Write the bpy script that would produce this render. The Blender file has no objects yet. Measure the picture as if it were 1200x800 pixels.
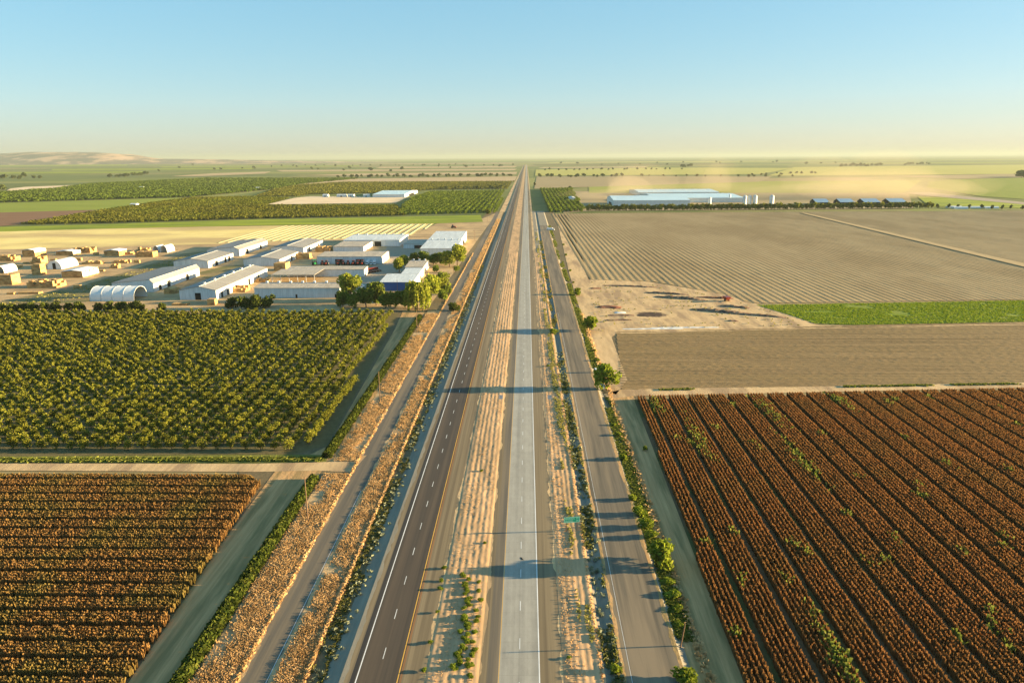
import bpy, bmesh, math, random
import numpy as np
from mathutils import Matrix, Vector

random.seed(7)
RNG = np.random.default_rng(11)
SC = bpy.context.scene
COL = SC.collection
R = math.radians

# ------------------------------------------------------------------ camera
CAM_H = 90.0
FOC = 850.0 / 1200.0
PITCH, YAW, ROLL = 14.26, 1.2, -0.33
ROT = (Matrix.Rotation(R(YAW), 3, 'Z') @ Matrix.Rotation(R(90 - PITCH), 3, 'X') @ Matrix.Rotation(R(ROLL), 3, 'Z'))
cam_d = bpy.data.cameras.new('camera')
cam = bpy.data.objects.new('camera', cam_d)
COL.objects.link(cam)
cam.matrix_world = Matrix.Translation((0, 0, CAM_H)) @ ROT.to_4x4()
cam_d.sensor_width = 36.0
cam_d.lens = 36.0 * FOC
cam_d.clip_start = 1.0
cam_d.clip_end = 200000.0
SC.camera = cam


def P(u, v, z=0.0):
    """photo pixel (1200x800) -> the place on the plain at height z"""
    d = ROT @ Vector(((u - 600) / 850.0, -(v - 400) / 850.0, -1.0))
    t = (z - CAM_H) / d.z
    return (d.x * t, d.y * t)


RT = np.array(ROT.transposed())


def project(x, y, z=0.0):
    p = RT @ np.array((x, y, z - CAM_H))
    return 600 + 850 * p[0] / -p[2], 400 - 850 * p[1] / -p[2], -p[2]


def in_frame(x, y, z=0.0, m=20):
    u, v, d = project(x, y, z)
    return d > 1 and -m < u < 1200 + m and -m < v < 800 + m


# ------------------------------------------------------------------ noise
_T = RNG.random((256, 256))


def vnoise(x, y):
    x = np.asarray(x, float); y = np.asarray(y, float)
    xi = np.floor(x).astype(int); yi = np.floor(y).astype(int)
    fx = x - xi; fy = y - yi
    fx = fx * fx * (3 - 2 * fx); fy = fy * fy * (3 - 2 * fy)
    g = lambda a, b: _T[a % 256, b % 256]
    return (g(xi, yi) * (1 - fx) + g(xi + 1, yi) * fx) * (1 - fy) + (g(xi, yi + 1) * (1 - fx) + g(xi + 1, yi + 1) * fx) * fy


def fbm(x, y, o=3):
    s = 0; a = .5
    for k in range(o):
        s = s + a * vnoise(x * 2 ** k + 17 * k, y * 2 ** k + 31 * k); a *= .5
    return s


# ------------------------------------------------------------------ materials
def _rgb(c):
    return (c[0], c[1], c[2], 1.0)


def ramp(nt, fac, cols, pos=None):
    r = nt.nodes.new('ShaderNodeValToRGB')
    e = r.color_ramp.elements
    n = len(cols)
    while len(e) < n:
        e.new(0.5)
    for i, c in enumerate(cols):
        e[i].position = pos[i] if pos else 0.3 + 0.4 * i / (n - 1)
        e[i].color = _rgb(c)
    nt.links.new(fac, r.inputs[0])
    return r.outputs[0]


def noise(nt, scale, detail=4, rough=.6, coord='Object', dim='3D'):
    tc = nt.nodes.new('ShaderNodeTexCoord')
    mp = nt.nodes.new('ShaderNodeMapping')
    mp.inputs['Scale'].default_value = scale
    nt.links.new(tc.outputs[coord], mp.inputs[0])
    n = nt.nodes.new('ShaderNodeTexNoise')
    n.inputs['Scale'].default_value = 1.0
    n.inputs['Detail'].default_value = detail
    n.inputs['Roughness'].default_value = rough
    nt.links.new(mp.outputs[0], n.inputs[0])
    return n.outputs['Fac']


def mix(nt, f, a, b, mode='MIX'):
    m = nt.nodes.new('ShaderNodeMix')
    m.data_type = 'RGBA'
    m.blend_type = mode
    for i, s in ((0, f), (6, a), (7, b)):
        if hasattr(s, 'is_output'):
            nt.links.new(s, m.inputs[i])
        elif i == 0:
            m.inputs[0].default_value = s
        else:
            m.inputs[i].default_value = _rgb(s)
    return m.outputs[2]


def newmat(name):
    m = bpy.data.materials.new(name)
    m.use_nodes = True
    nt = m.node_tree
    b = nt.nodes['Principled BSDF']
    b.inputs['Roughness'].default_value = .95
    b.inputs['Specular IOR Level'].default_value = .15
    return m, nt, b


def soil(name, cols, scale=(.3, .3, .3), patch=None, pscale=(.02, .02, .02), bump=0.0, bscale=(2, 2, 2), rough=.95, spec=.15, ppos=(.45, .62), detail=5):
    """ground-like stuff: noise between cols, larger patches of another colour, bump"""
    m, nt, b = newmat(name)
    c = ramp(nt, noise(nt, scale, detail, .65), cols)
    if patch is not None:
        f = ramp(nt, noise(nt, pscale, 5, .6), [(0, 0, 0), (1, 1, 1)], ppos)
        c = mix(nt, f, c, patch)
    nt.links.new(c, b.inputs['Base Color'])
    b.inputs['Roughness'].default_value = rough
    b.inputs['Specular IOR Level'].default_value = spec
    if bump:
        bp = nt.nodes.new('ShaderNodeBump')
        bp.inputs['Strength'].default_value = 1.0
        bp.inputs['Distance'].default_value = bump
        nt.links.new(noise(nt, bscale, 4, .7), bp.inputs['Height'])
        nt.links.new(bp.outputs[0], b.inputs['Normal'])
    return m


def leafy(name, cols, scale=1.0, trans=.25, rnd=.25, big=None, bigscale=.03):
    m = bpy.data.materials.new(name)
    m.use_nodes = True
    nt = m.node_tree
    nt.nodes.remove(nt.nodes['Principled BSDF'])
    out = nt.nodes['Material Output']
    c = ramp(nt, noise(nt, (scale,) * 3, 3, .7), cols)
    if big is not None:
        f = ramp(nt, noise(nt, (bigscale,) * 3, 3, .6), [(0, 0, 0), (1, 1, 1)], (.45, .65))
        c = mix(nt, f, c, big)
    oi = nt.nodes.new('ShaderNodeObjectInfo')
    mr = nt.nodes.new('ShaderNodeMapRange')
    mr.inputs['To Min'].default_value = 1 - rnd
    mr.inputs['To Max'].default_value = 1 + rnd
    nt.links.new(oi.outputs['Random'], mr.inputs[0])
    hs = nt.nodes.new('ShaderNodeHueSaturation')
    nt.links.new(mr.outputs[0], hs.inputs['Value'])
    nt.links.new(c, hs.inputs['Color'])
    d = nt.nodes.new('ShaderNodeBsdfDiffuse')
    t = nt.nodes.new('ShaderNodeBsdfTranslucent')
    mx = nt.nodes.new('ShaderNodeMixShader')
    mx.inputs[0].default_value = trans
    nt.links.new(hs.outputs[0], d.inputs[0])
    nt.links.new(hs.outputs[0], t.inputs[0])
    nt.links.new(d.outputs[0], mx.inputs[1])
    nt.links.new(t.outputs[0], mx.inputs[2])
    nt.links.new(mx.outputs[0], out.inputs['Surface'])
    return m


def plain(name, c, rough=.6, metal=0.0, var=.12, vscale=(.6, .6, .6), spec=.3, ribs=None):
    m, nt, b = newmat(name)
    lo = tuple(x * (1 - var) for x in c); hi = tuple(min(1, x * (1 + var)) for x in c)
    nt.links.new(ramp(nt, noise(nt, vscale, 5, .65), [lo, hi]), b.inputs['Base Color'])
    b.inputs['Roughness'].default_value = rough
    b.inputs['Metallic'].default_value = metal
    b.inputs['Specular IOR Level'].default_value = spec
    if ribs:
        tc = nt.nodes.new('ShaderNodeTexCoord')
        w = nt.nodes.new('ShaderNodeTexWave')
        w.bands_direction = ribs[0]
        w.inputs['Scale'].default_value = ribs[1]
        nt.links.new(tc.outputs['Object'], w.inputs[0])
        bp = nt.nodes.new('ShaderNodeBump')
        bp.inputs['Distance'].default_value = ribs[2]
        nt.links.new(w.outputs['Fac'], bp.inputs['Height'])
        nt.links.new(bp.outputs[0], b.inputs['Normal'])
    return m


# ------------------------------------------------------------------ object helpers
def link(o, label=None, cat=None, group=None, kind=None, parent=None):
    COL.objects.link(o)
    if label: o['label'] = label
    if cat: o['category'] = cat
    if group: o['group'] = group
    if kind: o['kind'] = kind
    if parent is not None: o.parent = parent
    return o


def mesh_np(name, verts, faces, mat):
    """verts (N,3), faces (M,k) arrays"""
    me = bpy.data.meshes.new(name)
    verts = np.asarray(verts, np.float32); faces = np.asarray(faces, np.int32)
    k = faces.shape[1]
    me.vertices.add(len(verts)); me.vertices.foreach_set('co', verts.ravel())
    me.loops.add(faces.size); me.loops.foreach_set('vertex_index', faces.ravel())
    me.polygons.add(len(faces))
    me.polygons.foreach_set('loop_start', np.arange(len(faces), dtype=np.int32) * k)
    me.polygons.foreach_set('loop_total', np.full(len(faces), k, np.int32))
    me.update(calc_edges=True)
    me.validate()
    if mat: me.materials.append(mat)
    return me


def mesh_py(name, verts, faces, mat, smooth=False):
    me = bpy.data.meshes.new(name)
    me.from_pydata([tuple(v) for v in verts], [], faces)
    me.update()
    if mat: me.materials.append(mat)
    if smooth:
        for p in me.polygons: p.use_smooth = True
    return me


def obj(name, me, **kw):
    return link(bpy.data.objects.new(name, me), **kw)


def empty(name, loc, rz=0.0, sc=1.0, **kw):
    o = bpy.data.objects.new(name, None)
    o.location = loc; o.rotation_euler = (0, 0, rz)
    o.scale = (sc, sc, sc) if not isinstance(sc, tuple) else sc
    o.empty_display_size = .5
    return link(o, **kw)


def grid_faces(nx, ny):
    i = np.arange(nx - 1)[:, None]; j = np.arange(ny - 1)[None, :]
    a = (i * ny + j).ravel()
    return np.stack([a, a + ny, a + ny + 1, a + 1], 1)


def band(name, x0, x1, y0, y1, z, mat, kind='structure', n=24, **kw):
    """a straight sheet running along the highway; x0/x1 may be (near, far) pairs"""
    xs0 = x0 if isinstance(x0, tuple) else (x0, x0)
    xs1 = x1 if isinstance(x1, tuple) else (x1, x1)
    v = []; f = []
    for k in range(n + 1):
        t = k / n; y = y0 + (y1 - y0) * t ** 2
        tt = (y - y0) / (y1 - y0)
        v += [(xs0[0] + (xs0[1] - xs0[0]) * tt, y, z), (xs1[0] + (xs1[1] - xs1[0]) * tt, y, z)]
        if k: f.append((2 * k - 2, 2 * k - 1, 2 * k + 1, 2 * k))
    return obj(name, mesh_py(name, v, f, mat), kind=kind, **kw)


def sheet(name, px, z, mat, world=False, kind='structure', **kw):
    pts = [(p[0], p[1], z) for p in px] if world else [(*P(u, v, z), z) for u, v in px]
    me = mesh_py(name, pts, [tuple(range(len(pts)))], mat)
    if me.polygons and me.polygons[0].normal.z < 0: me.flip_normals()
    return obj(name, me, kind=kind, **kw)


def rough_sheet(name, x0, x1, y0, y1, dx, dy, hf, mat, edge=True, kind='structure', **kw):
    """a sheet with real relief; hf(x, y) -> z"""
    xs = np.linspace(x0, x1, max(2, int((x1 - x0) / dx) + 1)); 
    n = max(2, int((y1 - y0) / dy) + 1)
    ys = y0 + (y1 - y0) * (np.linspace(0, 1, n) ** 1.6)
    X, Y = np.meshgrid(xs, ys, indexing='ij')
    Z = hf(X, Y)
    v = np.stack([X, Y, Z], -1).reshape(-1, 3)
    return obj(name, mesh_np(name, v, grid_faces(len(xs), len(ys)), mat), kind=kind, **kw)


def spans(poly, c, axis):
    """intervals of the polygon along the line coord[axis]==c"""
    o = 1 - axis; r = []
    for i in range(len(poly)):
        a, b = poly[i], poly[(i + 1) % len(poly)]
        if (a[axis] - c) * (b[axis] - c) < 0:
            t = (c - a[axis]) / (b[axis] - a[axis])
            r.append(a[o] + t * (b[o] - a[o]))
    r.sort()
    return list(zip(r[::2], r[1::2]))


def inside(poly, x, y):
    x = np.asarray(x); y = np.asarray(y)
    r = np.zeros(x.shape, bool)
    for i in range(len(poly)):
        (ax, ay), (bx, by) = poly[i], poly[(i + 1) % len(poly)]
        if ay == by: continue
        c = ((ay > y) != (by > y)) & (x < (bx - ax) * (y - ay) / (by - ay) + ax)
        r ^= c
    return r


def row_prisms(name, poly, pitch, width, height, step, mat, axis=0, jit=.25, skew=0.0, z=0.0, flat=.3, **kw):
    """rows of crop or ridges running along the other axis, one mesh; axis=0: rows at constant x"""
    o = 1 - axis
    lo = min(p[axis] for p in poly); hi = max(p[axis] for p in poly)
    V = []; F = []; base = 0
    c = lo + pitch / 2
    while c < hi:
        for a, b in spans(poly, c, axis):
            if b - a < step: continue
            n = max(2, int((b - a) / step) + 1)
            t = np.linspace(a, b, n)
            h = height * (1 + jit * (RNG.random(n) * 2 - 1))
            w = width / 2 * (1 + jit * .6 * (RNG.random(n) * 2 - 1))
            cc = c + skew * (t - a)
            zz = np.zeros(n)
            prof = [(cc - w, zz + z - .02), (cc - w * flat, z + h), (cc + w * flat, z + h * (1 + .1 * jit * (RNG.random(n) - .5))), (cc + w, zz + z - .02)]
            k = len(prof)
            arr = np.zeros((n, k, 3))
            for q, (pc, pz) in enumerate(prof):
                arr[:, q, axis] = pc; arr[:, q, o] = t; arr[:, q, 2] = pz
            V.append(arr.reshape(-1, 3))
            g = base + (np.arange(n - 1)[:, None] * k + np.arange(k - 1)[None, :]).ravel()
            F.append(np.stack([g, g + 1, g + k + 1, g + k], 1))
            e0 = base + np.array([[0, 1, 2, 3]]); e1 = base + (n - 1) * k + np.array([[3, 2, 1, 0]])
            F += [e0, e1]
            base += n * k
        c += pitch
    return obj(name, mesh_np(name, np.concatenate(V), np.concatenate(F), mat), **kw)


def leaf_quads(pos, size, flatten=0.0, vertical=0.0, aspect=1.0):
    """one small quad per position, random orientation -> verts, faces"""
    n = len(pos)
    a = RNG.normal(size=(n, 3)); a[:, 2] *= (1 - flatten)
    if vertical: a = a * (1 - vertical) + np.array([0, 0, 1.0]) * vertical * np.sign(RNG.normal(size=(n, 1)))
    a /= np.linalg.norm(a, axis=1, keepdims=True)
    b = RNG.normal(size=(n, 3)); b -= a * (a * b).sum(1, keepdims=True)
    b /= np.linalg.norm(b, axis=1, keepdims=True)
    s = (size * (0.6 + 0.8 * RNG.random((n, 1)))) / 2 if np.isscalar(size) else size.reshape(-1, 1) / 2
    a = a * s * aspect; b = b * s
    v = np.stack([pos - a - b, pos - a + b, pos + a * 1.1 + b * .5, pos + a * 1.1 - b * .5], 1).reshape(-1, 3)
    return v, np.arange(4 * n).reshape(-1, 4)


def lobe_points(lobes, n, shell=.55):
    """points spread through ellipsoid lobes (cx,cy,cz,rx,ry,rz), denser near their outside"""
    w = np.array([l[3] * l[4] * l[5] for l in lobes]) ** .67; w /= w.sum()
    k = RNG.choice(len(lobes), n, p=w)
    L = np.array(lobes)[k]
    d = RNG.normal(size=(n, 3)); d /= np.linalg.norm(d, axis=1, keepdims=True)
    r = shell + (1 - shell) * RNG.random((n, 1)) ** .7
    return L[:, :3] + d * r * L[:, 3:]


def tube_mesh(segs, mat, name='trunk', sides=6):
    """tapered limbs: segs = [(p0, r0, p1, r1)] welded into one mesh by overlap"""
    V = []; F = []
    for p0, r0, p1, r1 in segs:
        p0 = Vector(p0); p1 = Vector(p1)
        d = (p1 - p0).normalized()
        a = d.orthogonal().normalized(); b = d.cross(a)
        n = len(V)
        for p, r in ((p0, r0), (p1, r1)):
            for i in range(sides):
                t = 2 * math.pi * i / sides
                V.append(p + a * math.cos(t) * r + b * math.sin(t) * r)
        for i in range(sides):
            j = (i + 1) % sides
            F.append((n + i, n + j, n + sides + j, n + sides + i))
        F.append(tuple(n + sides + i for i in range(sides)))
    return mesh_py(name, V, F, mat)


class MB:
    """collects boxes and prisms into one mesh"""
    def __init__(self): self.V = []; self.F = []

    def box(self, x0, x1, y0, y1, z0, z1):
        n = len(self.V)
        self.V += [(x0, y0, z0), (x1, y0, z0), (x1, y1, z0), (x0, y1, z0), (x0, y0, z1), (x1, y0, z1), (x1, y1, z1), (x0, y1, z1)]
        self.F += [tuple(n + i for i in q) for q in ((3, 2, 1, 0), (4, 5, 6, 7), (0, 1, 5, 4), (1, 2, 6, 5), (2, 3, 7, 6), (3, 0, 4, 7))]
        return self

    def hexa(self, pts):
        n = len(self.V)
        self.V += list(pts)
        self.F += [tuple(n + i for i in q) for q in ((3, 2, 1, 0), (4, 5, 6, 7), (0, 1, 5, 4), (1, 2, 6, 5), (2, 3, 7, 6), (3, 0, 4, 7))]
        return self

    def prism(self, poly, axis, a, b):
        """2D polygon (other two axes in order) extruded along axis"""
        n = len(self.V); k = len(poly)
        for t in (a, b):
            for p in poly:
                q = list(p); q.insert(axis, t); self.V.append(tuple(q))
        self.F.append(tuple(n + i for i in range(k))[::-1]); self.F.append(tuple(n + k + i for i in range(k)))
        for i in range(k):
            j = (i + 1) % k
            self.F.append((n + i, n + j, n + k + j, n + k + i))
        return self

    def mesh(self, name, mat, smooth=False):
        me = mesh_py(name, self.V, self.F, mat, smooth)
        bm = bmesh.new(); bm.from_mesh(me); bmesh.ops.recalc_face_normals(bm, faces=bm.faces); bm.to_mesh(me); bm.free()
        return me


def cyl_mesh(name, r0, r1, z0, z1, mat, sides=16, cone=0.0, smooth=True):
    V = []; F = []
    for z, r in ((z0, r0), (z1, r1)):
        for i in range(sides):
            t = 2 * math.pi * i / sides
            V.append((math.cos(t) * r, math.sin(t) * r, z))
    for i in range(sides):
        j = (i + 1) % sides
        F.append((i, j, sides + j, sides + i))
    if cone:
        V.append((0, 0, z1 + cone))
        for i in range(sides):
            F.append((sides + i, sides + (i + 1) % sides, 2 * sides))
    else:
        F.append(tuple(sides + i for i in range(sides)))
    me = mesh_py(name, V, F, mat)
    return me

# ================================================================== materials
M = {}
M['ground'] = None
M['dirt'] = soil('dirt', [(.42, .28, .14), (.56, .39, .20)], (.25, .25, .25), (.30, .21, .11), (.03, .05, .03), bump=.08, bscale=(1.2, 1.2, 1.2))
M['pale_dirt'] = soil('pale_dirt', [(.50, .34, .17), (.64, .45, .24)], (.5, .08, .5), (.34, .23, .13), (.12, .02, .1), bump=.06, bscale=(2, 1, 2))
M['track'] = soil('track', [(.38, .225, .095), (.62, .375, .17)], (1.1, .035, .8), (.27, .19, .08), (.35, .03, .1), bump=.12, bscale=(1.2, .9, 1.2))
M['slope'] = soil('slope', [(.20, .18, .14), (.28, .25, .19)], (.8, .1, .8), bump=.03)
M['dry_soil'] = soil('dry_soil', [(.42, .28, .14), (.58, .41, .22)], (.6, .4, .6), (.30, .20, .10), (.25, .12, .2), bump=.12, bscale=(1.4, 1.4, 1.4))
M['weed_soil'] = soil('weed_soil', [(.11, .09, .05), (.20, .15, .08)], (.7, .4, .7), bump=.06)
M['shoulder'] = soil('shoulder', [(.19, .145, .085), (.26, .20, .12)], (1.6, .012, 1), (.15, .115, .07), (.9, .008, .5), spec=.2, rough=.85)
M['asphalt'] = soil('asphalt', [(.050, .040, .032), (.075, .060, .045)], (1.3, .01, 1), (.10, .075, .052), (.5, .006, .5), spec=.25, rough=.8)
M['asphalt_dark'] = soil('asphalt_dark', [(.030, .028, .028), (.05, .045, .04)], (1.3, .02, 1), spec=.25, rough=.8)
M['asphalt_old'] = soil('asphalt_old', [(.10, .088, .07), (.15, .125, .092)], (.9, .03, 1), (.19, .15, .10), (.6, .012, .5), spec=.25, rough=.8)
M['asphalt_brown'] = soil('asphalt_brown', [(.09, .078, .06), (.19, .155, .11)], (1.3, .022, 1), (.23, .18, .12), (.45, .014, .5), spec=.2, rough=.85)
M['white_paint'] = soil('white_paint', [(.6, .6, .58), (.8, .8, .78)], (1, .2, 1), spec=.3)
M['yellow_paint'] = soil('yellow_paint', [(.55, .30, .05), (.70, .40, .08)], (1, .2, 1), spec=.3)
M['rust_strip'] = soil('rust_strip', [(.20, .105, .05), (.28, .15, .07)], (1, .1, 1))


def concrete():
    m, nt, b = newmat('concrete')
    c = ramp(nt, noise(nt, (.75, .006, 1), 3, .5), [(.27, .255, .22), (.35, .33, .28), (.42, .395, .335)])
    c = mix(nt, .35, c, ramp(nt, noise(nt, (.7, .25, 1), 5, .7), [(.22, .21, .18), (.42, .4, .34)]))
    tc = nt.nodes.new('ShaderNodeTexCoord')
    br = nt.nodes.new('ShaderNodeTexBrick')
    br.offset = 0
    br.inputs['Scale'].default_value = 1
    br.inputs['Brick Width'].default_value = 3.75
    br.inputs['Row Height'].default_value = 4.6
    br.inputs['Mortar Size'].default_value = .05
    br.inputs['Color1'].default_value = (1, 1, 1, 1)
    br.inputs['Color2'].default_value = (.9, .9, .9, 1)
    br.inputs['Mortar'].default_value = (.8, .79, .77, 1)
    mp = nt.nodes.new('ShaderNodeMapping')
    mp.inputs['Location'].default_value = (5.2, 0, 0)
    nt.links.new(tc.outputs['Object'], mp.inputs[0]); nt.links.new(mp.outputs[0], br.inputs[0])
    nt.links.new(mix(nt, .8, c, br.outputs[0], 'MULTIPLY'), b.inputs['Base Color'])
    b.inputs['Roughness'].default_value = .8
    return m


M['concrete'] = concrete()


def plain_ground():
    """the valley floor: a patchwork of far fields"""
    m, nt, b = newmat('ground')
    tc = nt.nodes.new('ShaderNodeTexCoord')
    def cells(sx, sy, loc):
        mp = nt.nodes.new('ShaderNodeMapping')
        mp.inputs['Scale'].default_value = (sx, sy, 1)
        mp.inputs['Location'].default_value = loc
        nt.links.new(tc.outputs['Object'], mp.inputs[0])
        v = nt.nodes.new('ShaderNodeTexVoronoi')
        v.distance = 'CHEBYCHEV'
        v.inputs['Scale'].default_value = 1
        v.inputs['Randomness'].default_value = .75
        nt.links.new(mp.outputs[0], v.inputs[0])
        s = nt.nodes.new('ShaderNodeSeparateColor')
        nt.links.new(v.outputs['Color'], s.inputs[0])
        return s.outputs[0]
    r = ramp(nt, cells(1 / 900, 1 / 650, (3.3, .2, 0)), [(.12, .16, .025), (.09, .13, .025), (.30, .22, .11), (.16, .20, .03), (.20, .19, .06), (.10, .15, .03), (.24, .25, .06)],
             [0, .2, .38, .5, .62, .75, .9])
    r.node.color_ramp.interpolation = 'CONSTANT'
    c = mix(nt, .35, r, ramp(nt, noise(nt, (.02, .006, .02), 5, .7), [(.08, .09, .025), (.28, .24, .10)]))
    nt.links.new(c, b.inputs['Base Color'])
    return m


M['ground'] = plain_ground()
M['corn_soil'] = soil('corn_soil', [(.12, .075, .04), (.18, .115, .06)], (.5, .5, .5), (.085, .095, .03), (.08, .03, .08), ppos=(.48, .6))
M['orchard_soil'] = soil('orchard_soil', [(.10, .085, .035), (.18, .145, .065)], (.6, .6, .6), bump=.05)
M['corn'] = leafy('corn_dry', [(.14, .058, .02), (.25, .115, .04), (.34, .18, .072)], 2.5, .35, 0, big=(.22, .115, .04), bigscale=.05)
M['corn_green'] = leafy('corn_mixed', [(.15, .075, .025), (.26, .14, .048), (.33, .21, .08)], 2.5, .35, 0, big=(.21, .155, .045), bigscale=.06)
M['weed_green'] = leafy('weed_green', [(.08, .11, .015), (.15, .18, .03), (.26, .24, .07)], 1.2, .3, .15)
M['weed_pale'] = leafy('weed_pale', [(.13, .14, .03), (.24, .23, .06), (.36, .30, .11)], 1.2, .3, .15)
M['weed_dark'] = leafy('weed_dark', [(.08, .09, .02), (.15, .15, .04), (.24, .20, .09)], 1.0, .3, .15)
M['weed_sage'] = leafy('weed_sage', [(.16, .18, .11), (.34, .36, .24)], 1.0, .2, .1)
M['dry_grass'] = leafy('dry_grass', [(.46, .29, .13), (.64, .43, .21), (.76, .55, .31)], .8, .3, .1, big=(.46, .29, .13), bigscale=.25)
M['hedge'] = leafy('hedge_leaf', [(.03, .048, .009), (.065, .085, .014), (.12, .125, .026)], .9, .25, .15)
M['bush'] = leafy('bush_leaf', [(.085, .125, .012), (.175, .22, .02), (.28, .28, .05)], 1.5, .3, .2)
M['orchard'] = leafy('orchard_leaf', [(.10, .118, .013), (.185, .19, .024), (.29, .255, .04)], 1.1, .42, .28)
M['orchard_all'] = leafy('orchard_leaf_far', [(.10, .118, .013), (.185, .19, .024), (.29, .255, .04)], 1.1, .42, 0)
M['tree'] = leafy('tree_leaf', [(.07, .105, .014), (.14, .18, .024), (.23, .25, .05)], .6, .3, .2)
M['tree_yellow'] = leafy('tree_leaf_pale', [(.13, .17, .015), (.24, .27, .03), (.36, .34, .06)], .6, .35, .15)
M['tree_far'] = leafy('tree_leaf_distant', [(.045, .06, .02), (.08, .10, .03)], .2, .15, .2)
M['bark'] = plain('bark', (.12, .085, .055), .95, var=.3, vscale=(4, 4, .8))
M['white_metal'] = plain('white_metal', (.60, .64, .66), .6, 0, .16, (.9, .9, .12), ribs=('X', 1.2, .04))  # bluish shade of the front walls is put into this darker tone
M['white_metal_y'] = plain('white_metal_y', (.70, .70, .68), .55, 0, .16, (.9, .9, .12), ribs=('Y', 1.2, .04))  # lighter copy for the side walls, the sunlit ones among them
M['roof_grey'] = plain('roof_grey', (.25, .245, .23), .7, .05, .22, (.05, .5, .5), ribs=('Y', 1.0, .04))
M['roof_grey_x'] = plain('roof_grey_x', (.36, .32, .26), .7, .05, .2, (.5, .05, .5), ribs=('X', 1.0, .04))
M['roof_white'] = plain('roof_white', (.48, .53, .56), .6, .05, .16, (.4, .05, .5), ribs=('X', 1.0, .04))
M['roof_blue'] = plain('roof_blue', (.26, .38, .50), .4, .2, .08, (.1, .1, .1), ribs=('Y', .8, .05))
M['roof_silver'] = plain('roof_silver', (.46, .62, .70), .5, .0, .06, (.03, .03, .03), ribs=('Y', .8, .05))
M['blue_wall'] = plain('blue_wall', (.02, .09, .30), .5, 0, .1, ribs=('X', 1.0, .04))
M['dark'] = plain('interior_shade', (.015, .014, .013), .9)  # near-black paint standing in for unlit interiors
M['trim'] = plain('trim', (.55, .55, .53), .6)
M['canvas'] = plain('canvas', (.74, .74, .72), .6, 0, .05)
M['hay'] = soil('hay', [(.42, .25, .09), (.62, .40, .17)], (1.5, 1.5, 3), (.30, .17, .07), (.25, .25, .5), bump=.12, bscale=(1.5, 1.5, 3))
M['red'] = plain('red_paint', (.20, .028, .018), .4, 0, .15)
M['green'] = plain('green_paint', (.02, .28, .07), .4, 0, .1)
M['tyre'] = plain('tyre', (.02, .02, .02), .9)
M['glass'] = plain('glass', (.03, .04, .05), .1, 0, .05, spec=.5)
M['white_paint_body'] = plain('white_body', (.75, .75, .75), .35, 0, .03)
M['wood'] = plain('wood_pole', (.16, .10, .06), .95, var=.25, vscale=(5, 5, .6))
M['rubble'] = soil('rubble', [(.18, .10, .06), (.40, .27, .16)], (.9, .9, .9), (.09, .05, .04), (.4, .4, .4), bump=.15)
M['red_rubble'] = soil('red_rubble', [(.26, .08, .04), (.40, .20, .11)], (.9, .9, .9), (.10, .04, .03), (.4, .4, .4), bump=.15)
M['ash'] = soil('ash', [(.03, .022, .018), (.10, .07, .05)], (.6, .6, .6))
M['plastic'] = soil('plastic_sheet', [(.55, .55, .52), (.75, .75, .72)], (.5, .5, .5))

# ================================================================== setting: ground and roads
NEAR = 45.0
BED = 0.70
g = 70000.0
obj('ground', mesh_py('ground', [(-g, -4000, -.12), (g, -4000, -.12), (g, 75000, -.12), (-g, 75000, -.12)], [(0, 1, 2, 3)], M['ground']), kind='structure')
FAR = 8600.0


def section(name, prof, y0, y1, mat):
    V = []; F = []
    for y in (y0, y1):
        V += [(x, y, z) for x, z in prof]
    n = len(prof)
    for i in range(n - 1): F.append((i, i + 1, n + i + 1, n + i))
    return obj(name, mesh_py(name, V, F, mat), kind='structure')


# near verge: the land next to the roads, from the left fields to the right fields
band('verge_ground', (-88, -66), (46, 46), NEAR, 1250, -.04, M['weed_soil'])
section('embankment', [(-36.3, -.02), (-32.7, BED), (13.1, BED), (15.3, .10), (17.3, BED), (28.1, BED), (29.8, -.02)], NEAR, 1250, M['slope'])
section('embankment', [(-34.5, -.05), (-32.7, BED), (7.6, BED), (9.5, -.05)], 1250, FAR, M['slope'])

Z = BED
band('paved_shoulder', -32.6, -31.25, NEAR, FAR, Z + .004, M['shoulder'])
band('road_edge', -31.25, -30.45, NEAR, FAR, Z + .006, M['asphalt_dark'])
band('highway_asphalt', -30.45, -22.55, NEAR, FAR, Z + .008, M['asphalt'])
band('road_edge_rust', -22.55, -22.15, NEAR, FAR, Z + .008, M['rust_strip'])
band('paved_shoulder', -22.15, -17.9, NEAR, FAR, Z + .004, M['shoulder'])
band('paved_shoulder', -8.6, -7.15, NEAR, FAR, Z + .004, M['shoulder'])
band('road_edge', -7.15, -5.2, NEAR, FAR, Z + .006, M['asphalt_old'])
band('highway_concrete', -5.2, 2.35, NEAR, FAR, Z + .008, M['concrete'])
band('paved_shoulder', 2.35, 6.55, NEAR, FAR, Z + .004, M['shoulder'])
band('frontage_road', 17.5, 27.7, NEAR, 985, Z + .006, M['asphalt_brown'])
band('frontage_road', -51.6, -45.6, NEAR, 1240, .02, M['asphalt_old'])
# painted lines
band('lane_line', -30.28, -30.08, NEAR, FAR, Z + .014, M['white_paint'])
band('lane_line', -22.95, -22.75, NEAR, FAR, Z + .014, M['yellow_paint'])
band('lane_line', 2.12, 2.33, NEAR, FAR, Z + .014, M['white_paint'])
band('lane_line', -5.1, -4.97, NEAR, FAR, Z + .014, M['yellow_paint'])
band('lane_line', -46.32, -46.23, NEAR, 185, .026, M['white_paint'])
band('lane_line', 18.45, 18.52, NEAR, 420, Z + .012, M['white_paint'])


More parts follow.
